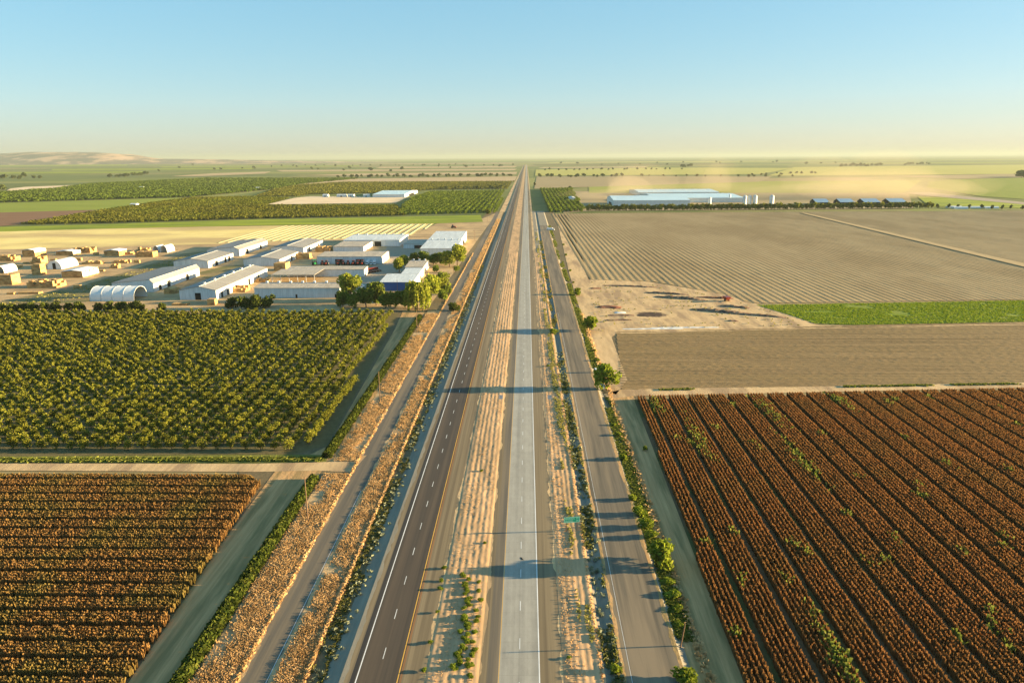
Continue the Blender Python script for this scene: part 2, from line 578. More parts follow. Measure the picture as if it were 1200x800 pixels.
def dashes(x, y0, y1, pitch, ln, w, z):
    V = []; F = []
    y = y0
    while y < y1:
        n = len(V)
        V += [(x - w, y, z), (x + w, y, z), (x + w, y + ln, z), (x - w, y + ln, z)]; F.append((n, n + 1, n + 2, n + 3))
        y += pitch
    return obj('dashed_line', mesh_py('dashed_line', V, F, M['white_paint']), kind='structure')


dashes(-26.5, 54.5, 1500, 12.0, 3.2, .065, Z + .014)
dashes(-1.35, 57.5, 1500, 12.0, 3.2, .065, Z + .016)


# median: raked soil with clods and furrows
def median_h(X, Y):
    e = np.minimum(1, np.minimum(X + 17.95, -8.55 - X) / .8).clip(0, 1)
    fur = .035 * np.sin(X * 4.2 + 2.5 * fbm(X * .3, Y * .03)) + .10 * (fbm(X * 1.3, Y * .5, 3) - .45) + .055 * (vnoise(X * 2.9, Y * 2.9) - .4)
    return BED + .02 + e * (.10 + fur)


M['median_soil'] = soil('median_soil', [(.44, .27, .135), (.62, .40, .22)], (.7, .12, .7), (.36, .24, .13), (.2, .03, .2))
rough_sheet('median', -17.95, -8.55, NEAR, 700, .3, .45, median_h, M['median_soil'])
band('median', -17.95, -8.55, 700, FAR, BED + .05, M['median_soil'])


def verge_h(X, Y):
    e = np.minimum(1, np.minimum(X - 6.5, 13.6 - X) / .7).clip(0, 1)
    return BED + .02 + e * (.07 + .03 * np.sin(X * 5 + 2 * fbm(X * .2, Y * .05)) + .12 * (fbm(X * 1.1, Y * .6, 3) - .45)) + .10 * np.exp(-((X - 13.2) / .45) ** 2) * (.4 + vnoise(X, Y * .12))


rough_sheet('verge_soil', 6.5, 13.9, NEAR, 700, .3, .45, verge_h, M['median_soil'])
band('verge_soil', 6.5, 9.0, 700, FAR, BED + .03, M['pale_dirt'])
band('verge_soil', (-46, -36), (-33.5, -32.9), 1240, FAR, .1, M['pale_dirt'])

def ragged(x, side, w, y0, y1, z, mat, n=1400):
    t = np.linspace(0, 1, n) ** 1.5; y = y0 + (y1 - y0) * t
    e = w * (fbm(y * .22 + x, y * 0 + 3, 4) - .25).clip(0) * 2
    v = np.zeros((n, 2, 3)); v[:, 0, 0] = x - side * .5; v[:, 1, 0] = x + side * e; v[:, :, 1] = y[:, None]; v[:, :, 2] = z
    f = grid_faces(n, 2)
    if side > 0: f = f[:, ::-1]
    return obj('dirt_fringe', mesh_np('dirt_fringe', v.reshape(-1, 3), f[:, ::-1], mat), kind='structure')


ragged(-51.6, 1, .8, NEAR, 700, .028, M['dry_soil'])
ragged(-45.6, -1, .7, NEAR, 700, .030, M['dry_soil'])
ragged(27.7, -1, .7, NEAR, 900, Z + .012, M['track'])
ragged(17.5, 1, .4, NEAR, 900, Z + .012, M['track'])
ragged(6.55, -1, .9, NEAR, 800, Z + .010, M['pale_dirt'])
ragged(-17.9, -1, .9, NEAR, 800, Z + .010, M['pale_dirt'])
ragged(-8.6, 1, .9, NEAR, 800, Z + .010, M['pale_dirt'])
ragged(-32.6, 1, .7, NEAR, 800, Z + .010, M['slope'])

# dirt tracks beside the fields
sheet('dirt_track', [(322, 552), (378, 550), (212, 800), (-20, 1150), (-220, 1150), (140, 800)], .0, M['track'])
sheet('dirt_track', [(473, 362), (500, 362), (487, 385), (395, 540), (345, 541), (385, 522), (463, 385)], .008, M['track'])
sheet('dirt_road', [(-400, 546), (0, 542.5), (300, 543), (385, 541), (430, 533), (412, 553), (372, 551), (300, 552.5), (0, 551), (-400, 555)], .03, M['pale_dirt'])
M['grass_strip'] = soil('grass_strip', [(.10, .12, .02), (.22, .20, .05)], (.6, .6, .6), bump=.1)
sheet('grass_strip', [(-400, 538), (0, 534.5), (340, 532), (385, 533), (382, 541), (300, 542.5), (0, 542), (-400, 546)], .01, M['grass_strip'])
sheet('dirt_track', [(716, 464), (741, 461), (872, 800), (1010, 1150), (925, 1150), (812, 800), (770, 690)], .0, M['track'])
sheet('dirt_road', [(706, 462), (728, 456), (1200, 448), (1600, 441), (1600, 447), (1200, 454), (741, 464), (716, 467)], .03, M['pale_dirt'])
sheet('dirt_road', [(651, 252), (664, 252), (735, 445), (722, 462), (707, 458), (694, 405), (677, 355), (667, 320)], .03, M['pale_dirt'])
sheet('dirt_road', [(792, 742), (815, 742), (835, 800), (850, 860), (790, 860), (788, 800)], .05, M['track'])

# corn fields
CR = [P(743, 468), P(872, 800), P(1010, 1150), (175, 62), (300, 62), (300, 262), P(1200, 458.5), ]
sheet('corn_field', [(x, y) for x, y in CR], .02, M['corn_soil'], world=True)
CL = [P(-420, 563), P(0, 560), P(292, 561), P(306, 568), P(150, 800), P(-160, 1250), (-190, 62), ]
sheet('corn_field', [(x, y) for x, y in CL], .02, M['corn_soil'], world=True)
ORCH = [P(-420, 372), P(0, 370), P(466, 368), P(455, 390), P(378, 521), P(350, 528), P(0, 531), P(-420, 535)]
sheet('orchard_ground', [P(-420, 371), P(0, 369), P(467, 367), P(456, 390), P(383, 522), P(345, 531.5), P(0, 534.5), P(-420, 538)], .0, M['orchard_soil'], world=True)

# right-hand fields
M['field_brown'] = soil('field_brown', [(.13, .088, .038), (.29, .195, .092)], (.008, .5, .5), (.22, .15, .065), (.004, .18, .1), bump=.1, bscale=(.3, 1.2, 1))
M['field_tan'] = soil('field_tan', [(.275, .20, .10), (.335, .25, .13)], (.05, .02, .05), (.245, .175, .085), (.012, .005, .012), bump=.12, bscale=(1, 1, 1))
M['field_green'] = soil('field_green', [(.11, .17, .008), (.18, .24, .018)], (.25, .8, .5), (.24, .25, .04), (.03, .3, .1), bump=.15, bscale=(1, 1, 1))
def mid_field(X, Y):
    return .03 + .10 * np.sin(Y * 1.75 + .8 * fbm(X * .02, Y * .05)) + .16 * (vnoise(X * .7, Y * .9) - .5) + .3 * (fbm(X * .04, Y * .4) - .45)
# ploughed field: real furrows, clipped to its outline
def relief_field(name, poly, dx, dy, hf, mat, **kw):
    xs = np.arange(min(p[0] for p in poly), max(p[0] for p in poly), dx)
    ys = np.arange(min(p[1] for p in poly), max(p[1] for p in poly), dy)
    X, Y = np.meshgrid(xs, ys, indexing='ij')
    v = np.stack([X, Y, hf(X, Y)], -1).reshape(-1, 3)
    f = grid_faces(len(xs), len(ys))
    c = v[f].mean(1)
    f = f[inside(poly, c[:, 0], c[:, 1])]
    u, inv = np.unique(f, return_inverse=True)
    return obj(name, mesh_np(name, v[u], inv.reshape(f.shape), mat), kind='structure', **kw)


MF = [P(722, 389), P(820, 387), P(1000, 381), P(1200, 377.5), P(1420, 374), P(1420, 445), P(1200, 448), P(729, 457)]
relief_field('ploughed_field', MF, .9, .6, mid_field, M['field_brown'])
sheet('ploughed_field', MF, -.02, M['field_brown'], world=True)
sheet('debris_yard', [(660, 262), (690, 327), (760, 330), (857, 346), (905, 362), (960, 381), (1010, 383), (1420, 373), (1420, 377), (1000, 384), (820, 389), (722, 391), (700, 408), (688, 350)], .02, M['pale_dirt'])
sheet('green_field', [(887, 357.5), (1200, 352), (1500, 346), (1500, 372), (1200, 377), (1000, 380.5), (955, 379), (925, 369)], .05, M['field_green'])
RF = [P(652, 250.5), P(800, 249), P(1200, 247), P(1600, 245), P(1600, 343), P(1200, 351), P(880, 355.5), P(852, 345.5), P(765, 330), P(690, 327.5)]
sheet('row_field', RF, .03, M['field_tan'], world=True)
row_prisms('row_field_ridges', RF, 5.0, 4.0, .16, 8.0, M['field_tan'], axis=0, jit=.2, skew=-.012, z=.03, flat=.35, kind='structure')
M['path_soil'] = soil('path_soil', [(.36, .26, .13), (.44, .32, .17)], (.2, .2, .2))
sheet('field_path', [(938, 249.5), (944, 249.5), (1210, 311), (1206, 314)], .6, M['path_soil'])

# yard of the hay farm
sheet('farm_yard', [(-300, 298), (0, 292), (250, 286), (480, 276), (512, 262), (566, 256), (583, 249), (500, 363), (300, 367), (0, 369), (-300, 375)], .012, M['dirt'])
M['yard_weeds_shade'] = soil('yard_weeds_shade', [(.20, .155, .075), (.30, .22, .11)], (.06, .2, .1), (.15, .145, .05), (.02, .06, .03), bump=.15)  # olive weeds, with the yard's diagonal shadow put into the darker colour
sheet('weedy_shaded_ground', [(-200, 366), (0, 353), (95, 335), (215, 297), (268, 293), (210, 322), (130, 345), (110, 353), (0, 359), (-200, 372)], .04, M['yard_weeds_shade'])
sheet('weedy_shaded_ground', [(222, 322), (262, 312), (300, 309), (285, 320), (262, 330)], .04, M['yard_weeds_shade'])
M['gravel_yard'] = soil('gravel_yard', [(.28, .23, .17), (.38, .31, .23)], (.2, .2, .2), bump=.05)
sheet('gravel_yard', [(425, 325), (455, 288), (490, 284), (480, 312), (445, 345), (405, 345)], .04, M['gravel_yard'])
M['field_straw'] = soil('field_straw', [(.70, .54, .19), (.82, .65, .26)], (.03, .01, .03), (.50, .36, .16), (.004, .01, .004), bump=.1)
sheet('straw_field', [(-400, 276), (0, 270.5), (250, 265.5), (509, 262), (482, 275.5), (400, 280), (250, 286), (0, 292.5), (-400, 301)], .05, M['field_straw'])
M['film'] = soil('film', [(.62, .54, .26), (.74, .66, .36)], (.2, .05, .2))
FS = [P(330, 264.5), P(509, 262.5), P(484, 275), P(380, 280.5), P(250, 285)]
row_prisms('film_rows', FS, 9.0, 3.2, .35, 12, M['film'], axis=0, jit=.1, z=.05, kind='structure')
M['lawn'] = soil('lawn', [(.22, .27, .012), (.30, .33, .022)], (.02, .06, .02), (.16, .21, .015), (.006, .02, .01))
sheet('green_strip_field', [(-400, 277), (0, 266), (130, 262.7), (300, 257.6), (450, 254.6), (563, 252), (566, 260), (509, 261.9), (440, 261.8), (300, 264), (120, 268), (0, 271.5), (-400, 278)], .08, M['lawn'])
M['far_olive'] = soil('far_olive', [(.10, .095, .028), (.15, .13, .045)], (.02, .02, .02))
M['far_brown'] = soil('far_brown', [(.18, .095, .05), (.24, .13, .07)], (.01, .03, .02))
M['far_lightgreen'] = soil('far_lightgreen', [(.19, .23, .025), (.25, .28, .035)], (.004, .02, .02))
M['far_sand'] = soil('far_sand', [(.62, .46, .28), (.76, .60, .40)], (.02, .02, .02))
M['far_tan'] = soil('far_tan', [(.40, .29, .16), (.48, .35, .20)], (.005, .02, .02))
M['far_yellow'] = soil('far_yellow', [(.34, .33, .07), (.42, .38, .10)], (.003, .02, .02))
M['far_dun'] = soil('far_dun', [(.27, .21, .11), (.34, .26, .14)], (.004, .03, .02))
VINE = [P(22, 263.5), P(128, 246), P(190, 236.5), P(224, 232.3), P(300, 231), P(338, 232.5), P(309, 241.3), P(464, 241.3), P(475, 252.6), P(300, 256.5), P(130, 261.5)]
VUP = [P(300, 230.3), P(322, 222), P(348, 217.5), P(400, 214), P(602, 213), P(594, 221.5), P(515, 222.5), P(480, 224), P(480, 226), P(364, 228), P(345, 230.6)]
sheet('far_field', VUP, .1, M['far_olive'], world=True)
sheet('far_field', VINE, .1, M['far_olive'], world=True)
sheet('far_field', [(-300, 258), (0, 248.5), (128, 245), (20, 263.5), (0, 265), (-300, 272)], .2, M['far_brown'])
sheet('far_field', [(-300, 246), (0, 238), (225, 231.5), (190, 236.5), (128, 245.5), (0, 249), (-300, 259)], .25, M['far_lightgreen'])
FOR = [P(-300, 232), P(0, 226), P(65, 221.5), P(106, 216), P(240, 209.5), P(420, 209.5), P(348, 216.5), P(320, 222), P(224, 231), P(0, 237.5), P(-300, 247)]
sheet('far_field', FOR, .3, M['far_olive'], world=True)
sheet('far_field', [(4, 225.5), (12, 221), (30, 219), (106, 216.2), (64, 221)], .6, M['far_sand'])
sheet('far_field', [(313, 239.5), (345, 232), (364, 230), (478, 231), (464, 237.6), (400, 238.4)], .3, M['far_sand'])
sheet('far_field', [(348, 216.4), (400, 209.7), (606, 206.8), (603, 212), (400, 213.6)], .5, M['far_tan'])
sheet('far_field', [(360, 205.5), (420, 203.4), (606, 201.5), (605, 204), (400, 206)], .8, M['far_tan'])
sheet('far_field', [(200, 206.5), (250, 203), (318, 201), (310, 203.5), (230, 206.7)], .8, M['far_tan'])
# right, far
sheet('far_field', [(629, 206.8), (760, 206.5), (905, 207), (890, 213), (626, 221)], .5, M['far_dun'])
sheet('far_field', [(690, 214.5), (890, 212.5), (1080, 211), (1060, 226), (690, 226)], .4, M['far_lightgreen'])
sheet('far_field', [(664, 224), (1065, 226), (1070, 244), (692, 247), (660, 250)], .15, M['far_dun'])
sheet('far_field', [(1088, 213), (1130, 210), (1300, 206), (1300, 240), (1150, 230), (1086, 220)], .5, M['field_green'])
sheet('far_field', [(1075, 230.5), (1110, 231), (1300, 244), (1300, 248), (1150, 242), (1090, 242)], .4, M['lawn'])
sheet('far_road', [(1060, 226), (1085, 225), (1210, 238), (1400, 252), (1400, 255), (1210, 240.5), (1082, 229)], .6, M['gravel_yard'])
sheet('far_field', [(628, 199), (760, 196.5), (930, 197), (890, 204), (627, 206)], .8, M['far_yellow'])
sheet('far_field', [(930, 196), (1300, 192), (1300, 203), (900, 206)], .8, M['far_yellow'])
sheet('far_field', [(1040, 206.5), (1200, 203.5), (1320, 202), (1300, 205.5), (1130, 209.5)], .6, M['far_dun'])

# strips of far fields up to the horizon
_far = [M['far_olive'], M['far_lightgreen'], M['far_tan'], M['far_yellow'], M['far_dun'], M['lawn']]
_r = random.Random(5)
for v0, dv, u0, u1 in [(187.6, .7, -60, 240), (188.6, .9, 250, 560), (189.2, .8, 640, 980), (187.4, .7, 900, 1300), (190.8, 1.1, 60, 330), (191.5, 1.3, 380, 604), (192.0, 1.4, 629, 860), (190.2, 1.0, 1010, 1300),
                       (193.5, 1.5, -80, 150), (194.2, 1.6, 190, 420), (195.2, 1.6, 440, 606), (195.5, 1.2, 630, 760), (197.4, 1.8, 60, 300), (198.6, 1.8, 330, 606), (201.5, 2.0, -90, 170), (188.2, .6, 560, 700)]:
    hz = lambda u: 184.0 + .00576 * (618 - u)          # the horizon's row in the photo leans a little
    o = max(v0 - 184 - .00576 * (618 - (u0 + u1) / 2), 2.6)
    k = _r.uniform(-.15, .15)
    sheet('far_field', [(u0 + _r.uniform(-8, 8), hz(u0) + o), (u1, hz(u1) + o + k), (u1 + _r.uniform(-6, 2), hz(u1) + o + dv + k), (u0, hz(u0) + o + dv)], 1.3 - o * .04, _r.choice(_far))

# hills beyond the plain, left
def hills():
    m, nt, b = newmat('hills')
    c = ramp(nt, noise(nt, (.0022, .0016, .006), 6, .62), [(.13, .115, .10), (.20, .155, .125), (.52, .33, .22), (.62, .42, .30)], [.40, .50, .56, .7])
    nt.links.new(c, b.inputs['Base Color'])
    nx, ny = 150, 40
    V = np.zeros((nx, ny, 3))
    for i in range(nx):
        u = -260 + (760) * i / (nx - 1)
        top = 90 + 17.2 * np.interp(u, [-260, -60, 0, 45, 85, 120, 150, 185, 240, 330, 420, 500], [4.5, 5.5, 6.0, 8.4, 9.0, 8.4, 5.2, 1.2, -.6, -2.5, -4.8, -5.2])
        for j in range(ny):
            t = j / (ny - 1)
            y = 13200 + 4200 * t
            x = P(u, 189.5)[0] / P(u, 189.5)[1] * y
            s = math.sin(math.pi * min(1, t * 1.0)) ** .8
            z = top * s * (.72 + .5 * float(fbm(x / 900, y / 900, 4))) - 3
            V[i, j] = (x, y, max(z, -3))
    me = mesh_np('hills', V.reshape(-1, 3), grid_faces(nx, ny), m)
    for p in me.polygons: p.use_smooth = True
    obj('hills', me, kind='structure')


hills()
# ================================================================== crops and ground cover (stuff)
def plants_mesh(name, x, y, z, h, w, mat, n_q=3, lean=.25):
    """tall narrow leaf blades standing at x,y: n_q quads each, one mesh"""
    n = len(x)
    V = []
    for q in range(n_q):
        a = RNG.random(n) * math.pi
        hh = h * (.75 + .5 * RNG.random(n)); ww = w * (.6 + .8 * RNG.random(n)) / 2
        lx = RNG.normal(size=n) * lean * hh * .5; ly = RNG.normal(size=n) * lean * hh * .5
        bx = x + RNG.normal(size=n) * w * .25; by = y + RNG.normal(size=n) * w * .25
        ca, sa = np.cos(a) * ww, np.sin(a) * ww
        b0 = .1 * hh
        V.append(np.stack([np.stack([bx - ca * .6, by - sa * .6, z + 0 * b0], -1), np.stack([bx + ca * .6, by + sa * .6, z + 0 * b0], -1),
                           np.stack([bx + ca + lx, by + sa + ly, z + hh * (.8 + .2 * RNG.random(n))], -1), np.stack([bx - ca + lx, by - sa + ly, z + hh], -1)], 1))
    V = np.concatenate(V).reshape(-1, 3)
    return mesh_np(name, V, np.arange(len(V)).reshape(-1, 4), mat)


def crop_rows(poly, axis, band_pitch, rows, row_pitch, step, skew=0.0):
    o = 1 - axis
    lo = min(p[axis] for p in poly); hi = max(p[axis] for p in poly)
    A = []; B = []
    c = lo + .3
    while c < hi:
        for r in range(rows):
            cc = c + r * row_pitch
            for a, b in spans(poly, cc, axis):
                t = np.arange(a, b, step); t = t + RNG.normal(size=len(t)) * step * .3
                A.append(cc + skew * (t - 150) + RNG.normal(size=len(t)) * .06); B.append(t)
        c += band_pitch
    A = np.concatenate(A); B = np.concatenate(B)
    return (A, B) if axis == 0 else (B, A)


x, y = crop_rows(CR, 0, 7.6, 6, 1.06, .30, skew=.012)
k = RNG.random(len(x)) > .05
x, y = x[k], y[k]
corn_r = obj('corn_crop', plants_mesh('corn_crop', x, y, np.full(len(x), .02), 1.7, .23, M['corn'], 6, .10), kind='stuff', label='dry brown corn standing in long banded rows right of the roads', cat='crop')
x, y = crop_rows(CL, 1, 4.75, 4, .92, .30)
k = RNG.random(len(x)) > .06
x, y = x[k], y[k]
obj('corn_crop', plants_mesh('corn_crop', x, y, np.full(len(x), .02), 1.5, .24, M['corn_green'], 6, .2), kind='stuff', label='brown and green corn in crosswise bands at the lower left', cat='crop')
# green weeds in the gaps of the right corn
wx = []; wy = []
for cx_, cy_, n_, sx_, sy_ in [(P(820, 520) + (90, 1.2, 9)), (P(905, 490) + (80, 1.4, 8)), (P(940, 545) + (90, 1.0, 9)), (P(980, 775) + (120, .7, 7)), (P(770, 480) + (60, 1, 5)), (P(985, 475) + (70, 1, 6))]:
    wx.append(RNG.normal(cx_, sx_, n_)); wy.append(RNG.normal(cy_, sy_, n_))
for q in range(38):
    u_, v_ = RNG.uniform(780, 1200), RNG.uniform(465, 790)
    cx_, cy_ = P(u_, v_)
    if inside(CR, np.array([cx_]), np.array([cy_]))[0]:
        wx.append(RNG.normal(cx_, .5, 8)); wy.append(RNG.normal(cy_, 1.2, 8))
wx = np.concatenate(wx); wy = np.concatenate(wy)
obj('weed_cover', plants_mesh('weed_cover', wx, wy, np.full(len(wx), .02), 2.0, .5, M['weed_green'], 3, .5), kind='stuff', label='green weeds growing through the dry corn', cat='weeds')


def clump_strip(x0, x1, y0, y1, n, per, rad, pow_=1.5):
    cx, cy = scatter_strip(x0, x1, y0, y1, n, pow_)
    k = fbm(cx * .3 + 7, cy * .1, 2) > .26
    cx, cy = cx[k], cy[k]
    r = rad * (.5 + RNG.random(len(cx)))
    x = (cx[:, None] + RNG.normal(size=(len(cx), per)) * r[:, None] * .6).ravel()
    y = (cy[:, None] + RNG.normal(size=(len(cy), per)) * r[:, None] * .6).ravel()
    h = np.repeat(.35 + .65 * RNG.random(len(cx)), per)
    return x, y, h


def scatter_strip(x0, x1, y0, y1, n, pow_=1.0):
    t = RNG.random(n) ** pow_
    y = y0 + (y1 - y0) * t
    return x0 + (x1 - x0) * RNG.random(n), y


def cover(name, x, y, z, h, w, mat, nq, label, lean=.5):
    return obj(name, plants_mesh(name, x, y, z, h, w, mat, nq, lean), kind='stuff', label=label, cat='ground cover')


# pale dry grass either side of the left frontage road
band('dry_verge', -59.6, -51.7, NEAR, P(0, 553)[1], -.01, M['dry_soil'])
band('dry_verge', -59.9, -51.7, P(0, 540.5)[1], 430, -.01, M['dry_soil'])
band('dry_verge', -45.5, -39.2, NEAR, 1240, -.01, M['dry_soil'])
x, y, h = clump_strip(-59.0, -52.2, 60, 420, 4400, 20, 1.3, 1.5)
k = ~((y > P(0, 552)[1] - 1) & (y < P(0, 541)[1] + 1)) & (x < -51.8) & (x > -60.2)
x, y, h = x[k], y[k], h[k]
cover('dry_grass', x, y, 0 * x, h * .4, .11, M['dry_grass'], 4, 'pale dry grass on the bank between the hedge line and the left frontage road', .35)
x, y, h = clump_strip(-44.7, -40.1, 60, 1100, 5800, 18, 1.2, 2.2)
k = (x > -45.4) & (x < -39.2)
x, y, h = x[k], y[k], h[k]
cover('dry_grass', x, y, 0 * x, h * .4, .11, M['dry_grass'], 4, 'pale dry grass between the left frontage road and the highway', .32)
x, y = scatter_strip(-39.8, -39.3, 60, 1100, 5500, 2.2)
cover('dry_grass', x, y, 0 * x, .45, .5, M['dry_grass'], 2, 'thin line of tall dry grass along the highway boundary', .3)
x, y = scatter_strip(-52.0, -51.5, 60, 700, 2600, 1.8)
cover('dry_grass', x, y, 0 * x, .35, .6, M['dry_grass'], 2, 'short dry grass at the left edge of the left frontage road', .3)
# dark weeds and grey-green clumps at the foot of the highway bank
x, y = scatter_strip(-39.3, -36.0, 60, 620, 6500, 1.9)
k = fbm(x * .5, y * .2, 3) > .42
x, y = x[k], y[k]
cover('weed_cover', x, y, 0 * x, .3, .5, M['weed_dark'], 3, 'dark low weeds at the foot of the highway bank')
x, y = scatter_strip(-38.2, -34.6, 60, 480, 420, 1.6)
cover('weed_cover', x, y, np.where(x > -36.3, (x + 36.3) / 3.6 * .7, 0), .5, .55, M['weed_sage'], 5, 'pale sage clumps dotted along the shaded bank')
# right verge: green and sage weeds between highway and right frontage road
x, y = scatter_strip(10.2, 12.9, 60, 900, 6500, 1.9)
k = fbm(x * .3 + 9, y * .07, 3) > .47
x, y = x[k], y[k]
cover('weed_cover', x, y, np.full(len(x), BED + .05), .34, .45, M['weed_pale'], 3, 'yellow-green weeds along the right verge of the highway')
x, y = scatter_strip(13.6, 16.8, 60, 800, 6000, 1.8)
k = fbm(x * .4 + 5, y * .1, 3) > .47
x, y = x[k], y[k]
zz = np.interp(x, [13.1, 15.3, 17.3], [BED, .1, BED])
cover('weed_cover', x, y, zz, .5, .6, M['weed_dark'], 3, 'dark weeds in the ditch beside the right frontage road')
x, y = scatter_strip(14.0, 17.2, 60, 330, 300, 1.3)
zz = np.interp(x, [13.1, 15.3, 17.3], [BED, .1, BED])
cover('weed_cover', x, y, zz, .6, .6, M['weed_sage'], 5, 'pale sage clumps in the ditch beside the right frontage road')
x, y = scatter_strip(13.0, 13.6, 60, 600, 2600, 1.8)
cover('dry_grass', x, y, np.full(len(x), BED), .22, .2, M['dry_grass'], 4, 'line of dry grass on the boundary of the right verge', .3)
x, y = scatter_strip(6.9, 10.5, 60, 420, 1800, 1.5)
cover('dry_grass', x, y, np.full(len(x), BED), .26, .12, M['dry_grass'], 4, 'sparse dry tufts on the bare right verge', .5)
x, y = scatter_strip(-17.4, -9.0, 60, 520, 3800, 1.5)
k = fbm(x * .3 + 2, y * .08, 3) > .42
x, y = x[k], y[k]
cover('dry_grass', x, y, np.full(len(x), BED + .05), .22, .10, M['dry_grass'], 4, 'sparse dry tufts on the raked median soil', .6)
# weeds along the right side of the right frontage road
x, y = scatter_strip(28.2, 32.0, 100, 980, 8200, 2.0)
k = (fbm(x * .25 + 3, y * .05, 3) > .36) & ~((y > P(0, 466)[1]) & (y < P(0, 456)[1])) & (y > P(0, 745)[1])
x, y = x[k], y[k]
cover('weed_cover', x, y, 0 * x, .6, .8, M['weed_green'], 4, 'green weeds along the field side of the right frontage road')
x, y = scatter_strip(31.4, 33.2, 60, 420, 1200, 1.6)
cover('dry_grass', x, y, 0 * x, .7, .6, M['dry_grass'], 2, 'dry brown grass along the dirt track by the right corn', .4)
# green strip along the north edge of the right corn
x, y = scatter_strip(0, 1, 0, 1, 1500)
px, py = P(735, 457.5); qx, qy = P(1420, 446)
cx_ = px + (qx - px) * x; cy_ = py + (qy - py) * x + (y - .5) * 1.6
k = fbm(cx_ * .05, cy_ * .05, 2) > .34
cover('weed_cover', cx_[k], cy_[k], 0 * cx_[k], .5, .8, M['weed_green'], 3, 'broken line of green weeds along the path north of the right corn')
# green patches in the mid green field and on the verge of the orchard
x, y = scatter_strip(0, 1, 0, 1, 7000)
gx, gy = [], []
a_, b_, c_, d_ = [np.array(P(*q)) for q in ((-420, 539), (378, 536), (-420, 543), (378, 540.5))]
p_ = (a_ + (b_ - a_) * x[:, None]) * (1 - y[:, None]) + (c_ + (d_ - c_) * x[:, None]) * y[:, None]
cover('grass_cover', p_[:3000, 0], p_[:3000, 1], np.zeros(3000), .5, .9, M['weed_green'], 2, 'strip of light green grass in front of the orchard')

def poly_cover(name, px, n, h, w_, mat, label):
    poly = [P(*q) for q in px]
    x = RNG.uniform(min(q[0] for q in poly), max(q[0] for q in poly), n); y = RNG.uniform(min(q[1] for q in poly), max(q[1] for q in poly), n)
    k = inside(poly, x, y) & (fbm(x * .05, y * .12, 3) > (.2 if 'crop' in label else .36))
    return cover(name, x[k], y[k], 0 * x[k], h, w_, mat, 2, label, .6)


M['crop_green'] = leafy('crop_green', [(.12, .19, .012), (.20, .27, .02), (.30, .32, .05)], .4, .3, 0)
poly_cover('grass_cover', [(887, 357.5), (1200, 352), (1350, 349), (1350, 374), (1200, 377), (1000, 380.5), (955, 379), (925, 369)], 30000, .3, .7, M['crop_green'], 'low bright green crop in the strip beside the debris yard')
poly_cover('weed_cover', [(690, 330), (760, 333), (860, 352), (960, 381), (720, 386), (700, 400)], 700, .5, .9, M['weed_pale'], 'sparse yellow weeds on the bare debris yard')
poly_cover('weed_cover', [(0, 356), (95, 337), (215, 300), (268, 294), (210, 322), (130, 345), (0, 360)], 1800, .5, 1.0, M['weed_pale'], 'rough weeds on the dirt between the hay stacks and the sheds')

# ditch hedge on the left (a continuous unclipped growth along the dirt track)
def hedge_run(x0, x1, y0, y1, h, n, mat, label, pw=1.4):
    t = RNG.random(n) ** pw
    y = y0 + (y1 - y0) * t
    a = RNG.random(n) * math.pi
    r = np.sqrt(RNG.random(n)) * .5 + .5
    hh = h * (.75 + .5 * fbm(y * .25, y * 0 + x0, 2))
    x = (x0 + x1) / 2 + np.cos(a) * r * (x1 - x0) / 2
    z = np.sin(a) * r * hh
    v, f = leaf_quads(np.stack([x, y, z], -1), .65)
    return obj('hedge', mesh_np('hedge', v, f, mat), label=label, cat='hedge')


yc0, yc1 = P(0, 553)[1], P(0, 540)[1]
hedge_run(-63.2, -60.0, 60, yc0 - 4, 1.7, 11000, M['hedge'], 'long dark green hedge along the dirt track south of the field crossing', 1.2)
hedge_run(-63.6, -60.6, yc1 + 3, P(0, 372)[1], 1.9, 13000, M['hedge'], 'long dark green hedge between the orchard track and the left frontage road', 1.3)

# ================================================================== trees
def crown_mesh(name, lobes, n, size, mat, **k):
    v, f = leaf_quads(lobe_points(lobes, n, k.pop('shell', .5)), size, **k)
    return mesh_np(name, v, f, mat)


def tree_parts(h, w, n, size, mat, seed, trunk_h=.25, nl=8, limbs=4):
    """a trunk mesh with limbs and a crown mesh, base at the origin"""
    r = random.Random(seed)
    lobes = []
    for i in range(nl):
        a = r.uniform(0, 6.28); d = r.uniform(.1, .32) * w
        z = h * r.uniform(trunk_h + .14, .8)
        s = r.uniform(.2, .32) * w
        lobes.append((math.cos(a) * d, math.sin(a) * d, z, s, s, s * r.uniform(.7, 1.05) * min(1.4, h / w)))
    lobes.append((0, 0, h * .62, w * .27, w * .27, h * .32))
    lobes = [l[:5] + (min(l[5], h * 1.02 - l[2], l[2] * .92),) for l in lobes]
    cm = crown_mesh('crown', lobes, n, size, mat)
    segs = [((0, 0, -.1), h * .035, (0, 0, h * trunk_h), h * .028), ((0, 0, h * trunk_h), h * .028, (r.uniform(-.03, .03) * w, 0, h * .7), h * .008)]
    for i in range(limbs):
        l = lobes[i]
        segs.append(((0, 0, h * trunk_h * .95), h * .018, (l[0] * .9, l[1] * .9, l[2]), h * .006))
    return cm, tube_mesh(segs, M['bark'])


def place_tree(name, parts, x, y, sc, label, cat='tree', group=None, rz=None, z=0.0):
    e = empty(name, (x, y, z), random.uniform(0, 6.28) if rz is None else rz, sc, label=label, cat=cat, group=group)
    obj('crown', parts[0], parent=e)
    obj('trunk', parts[1], parent=e)
    return e


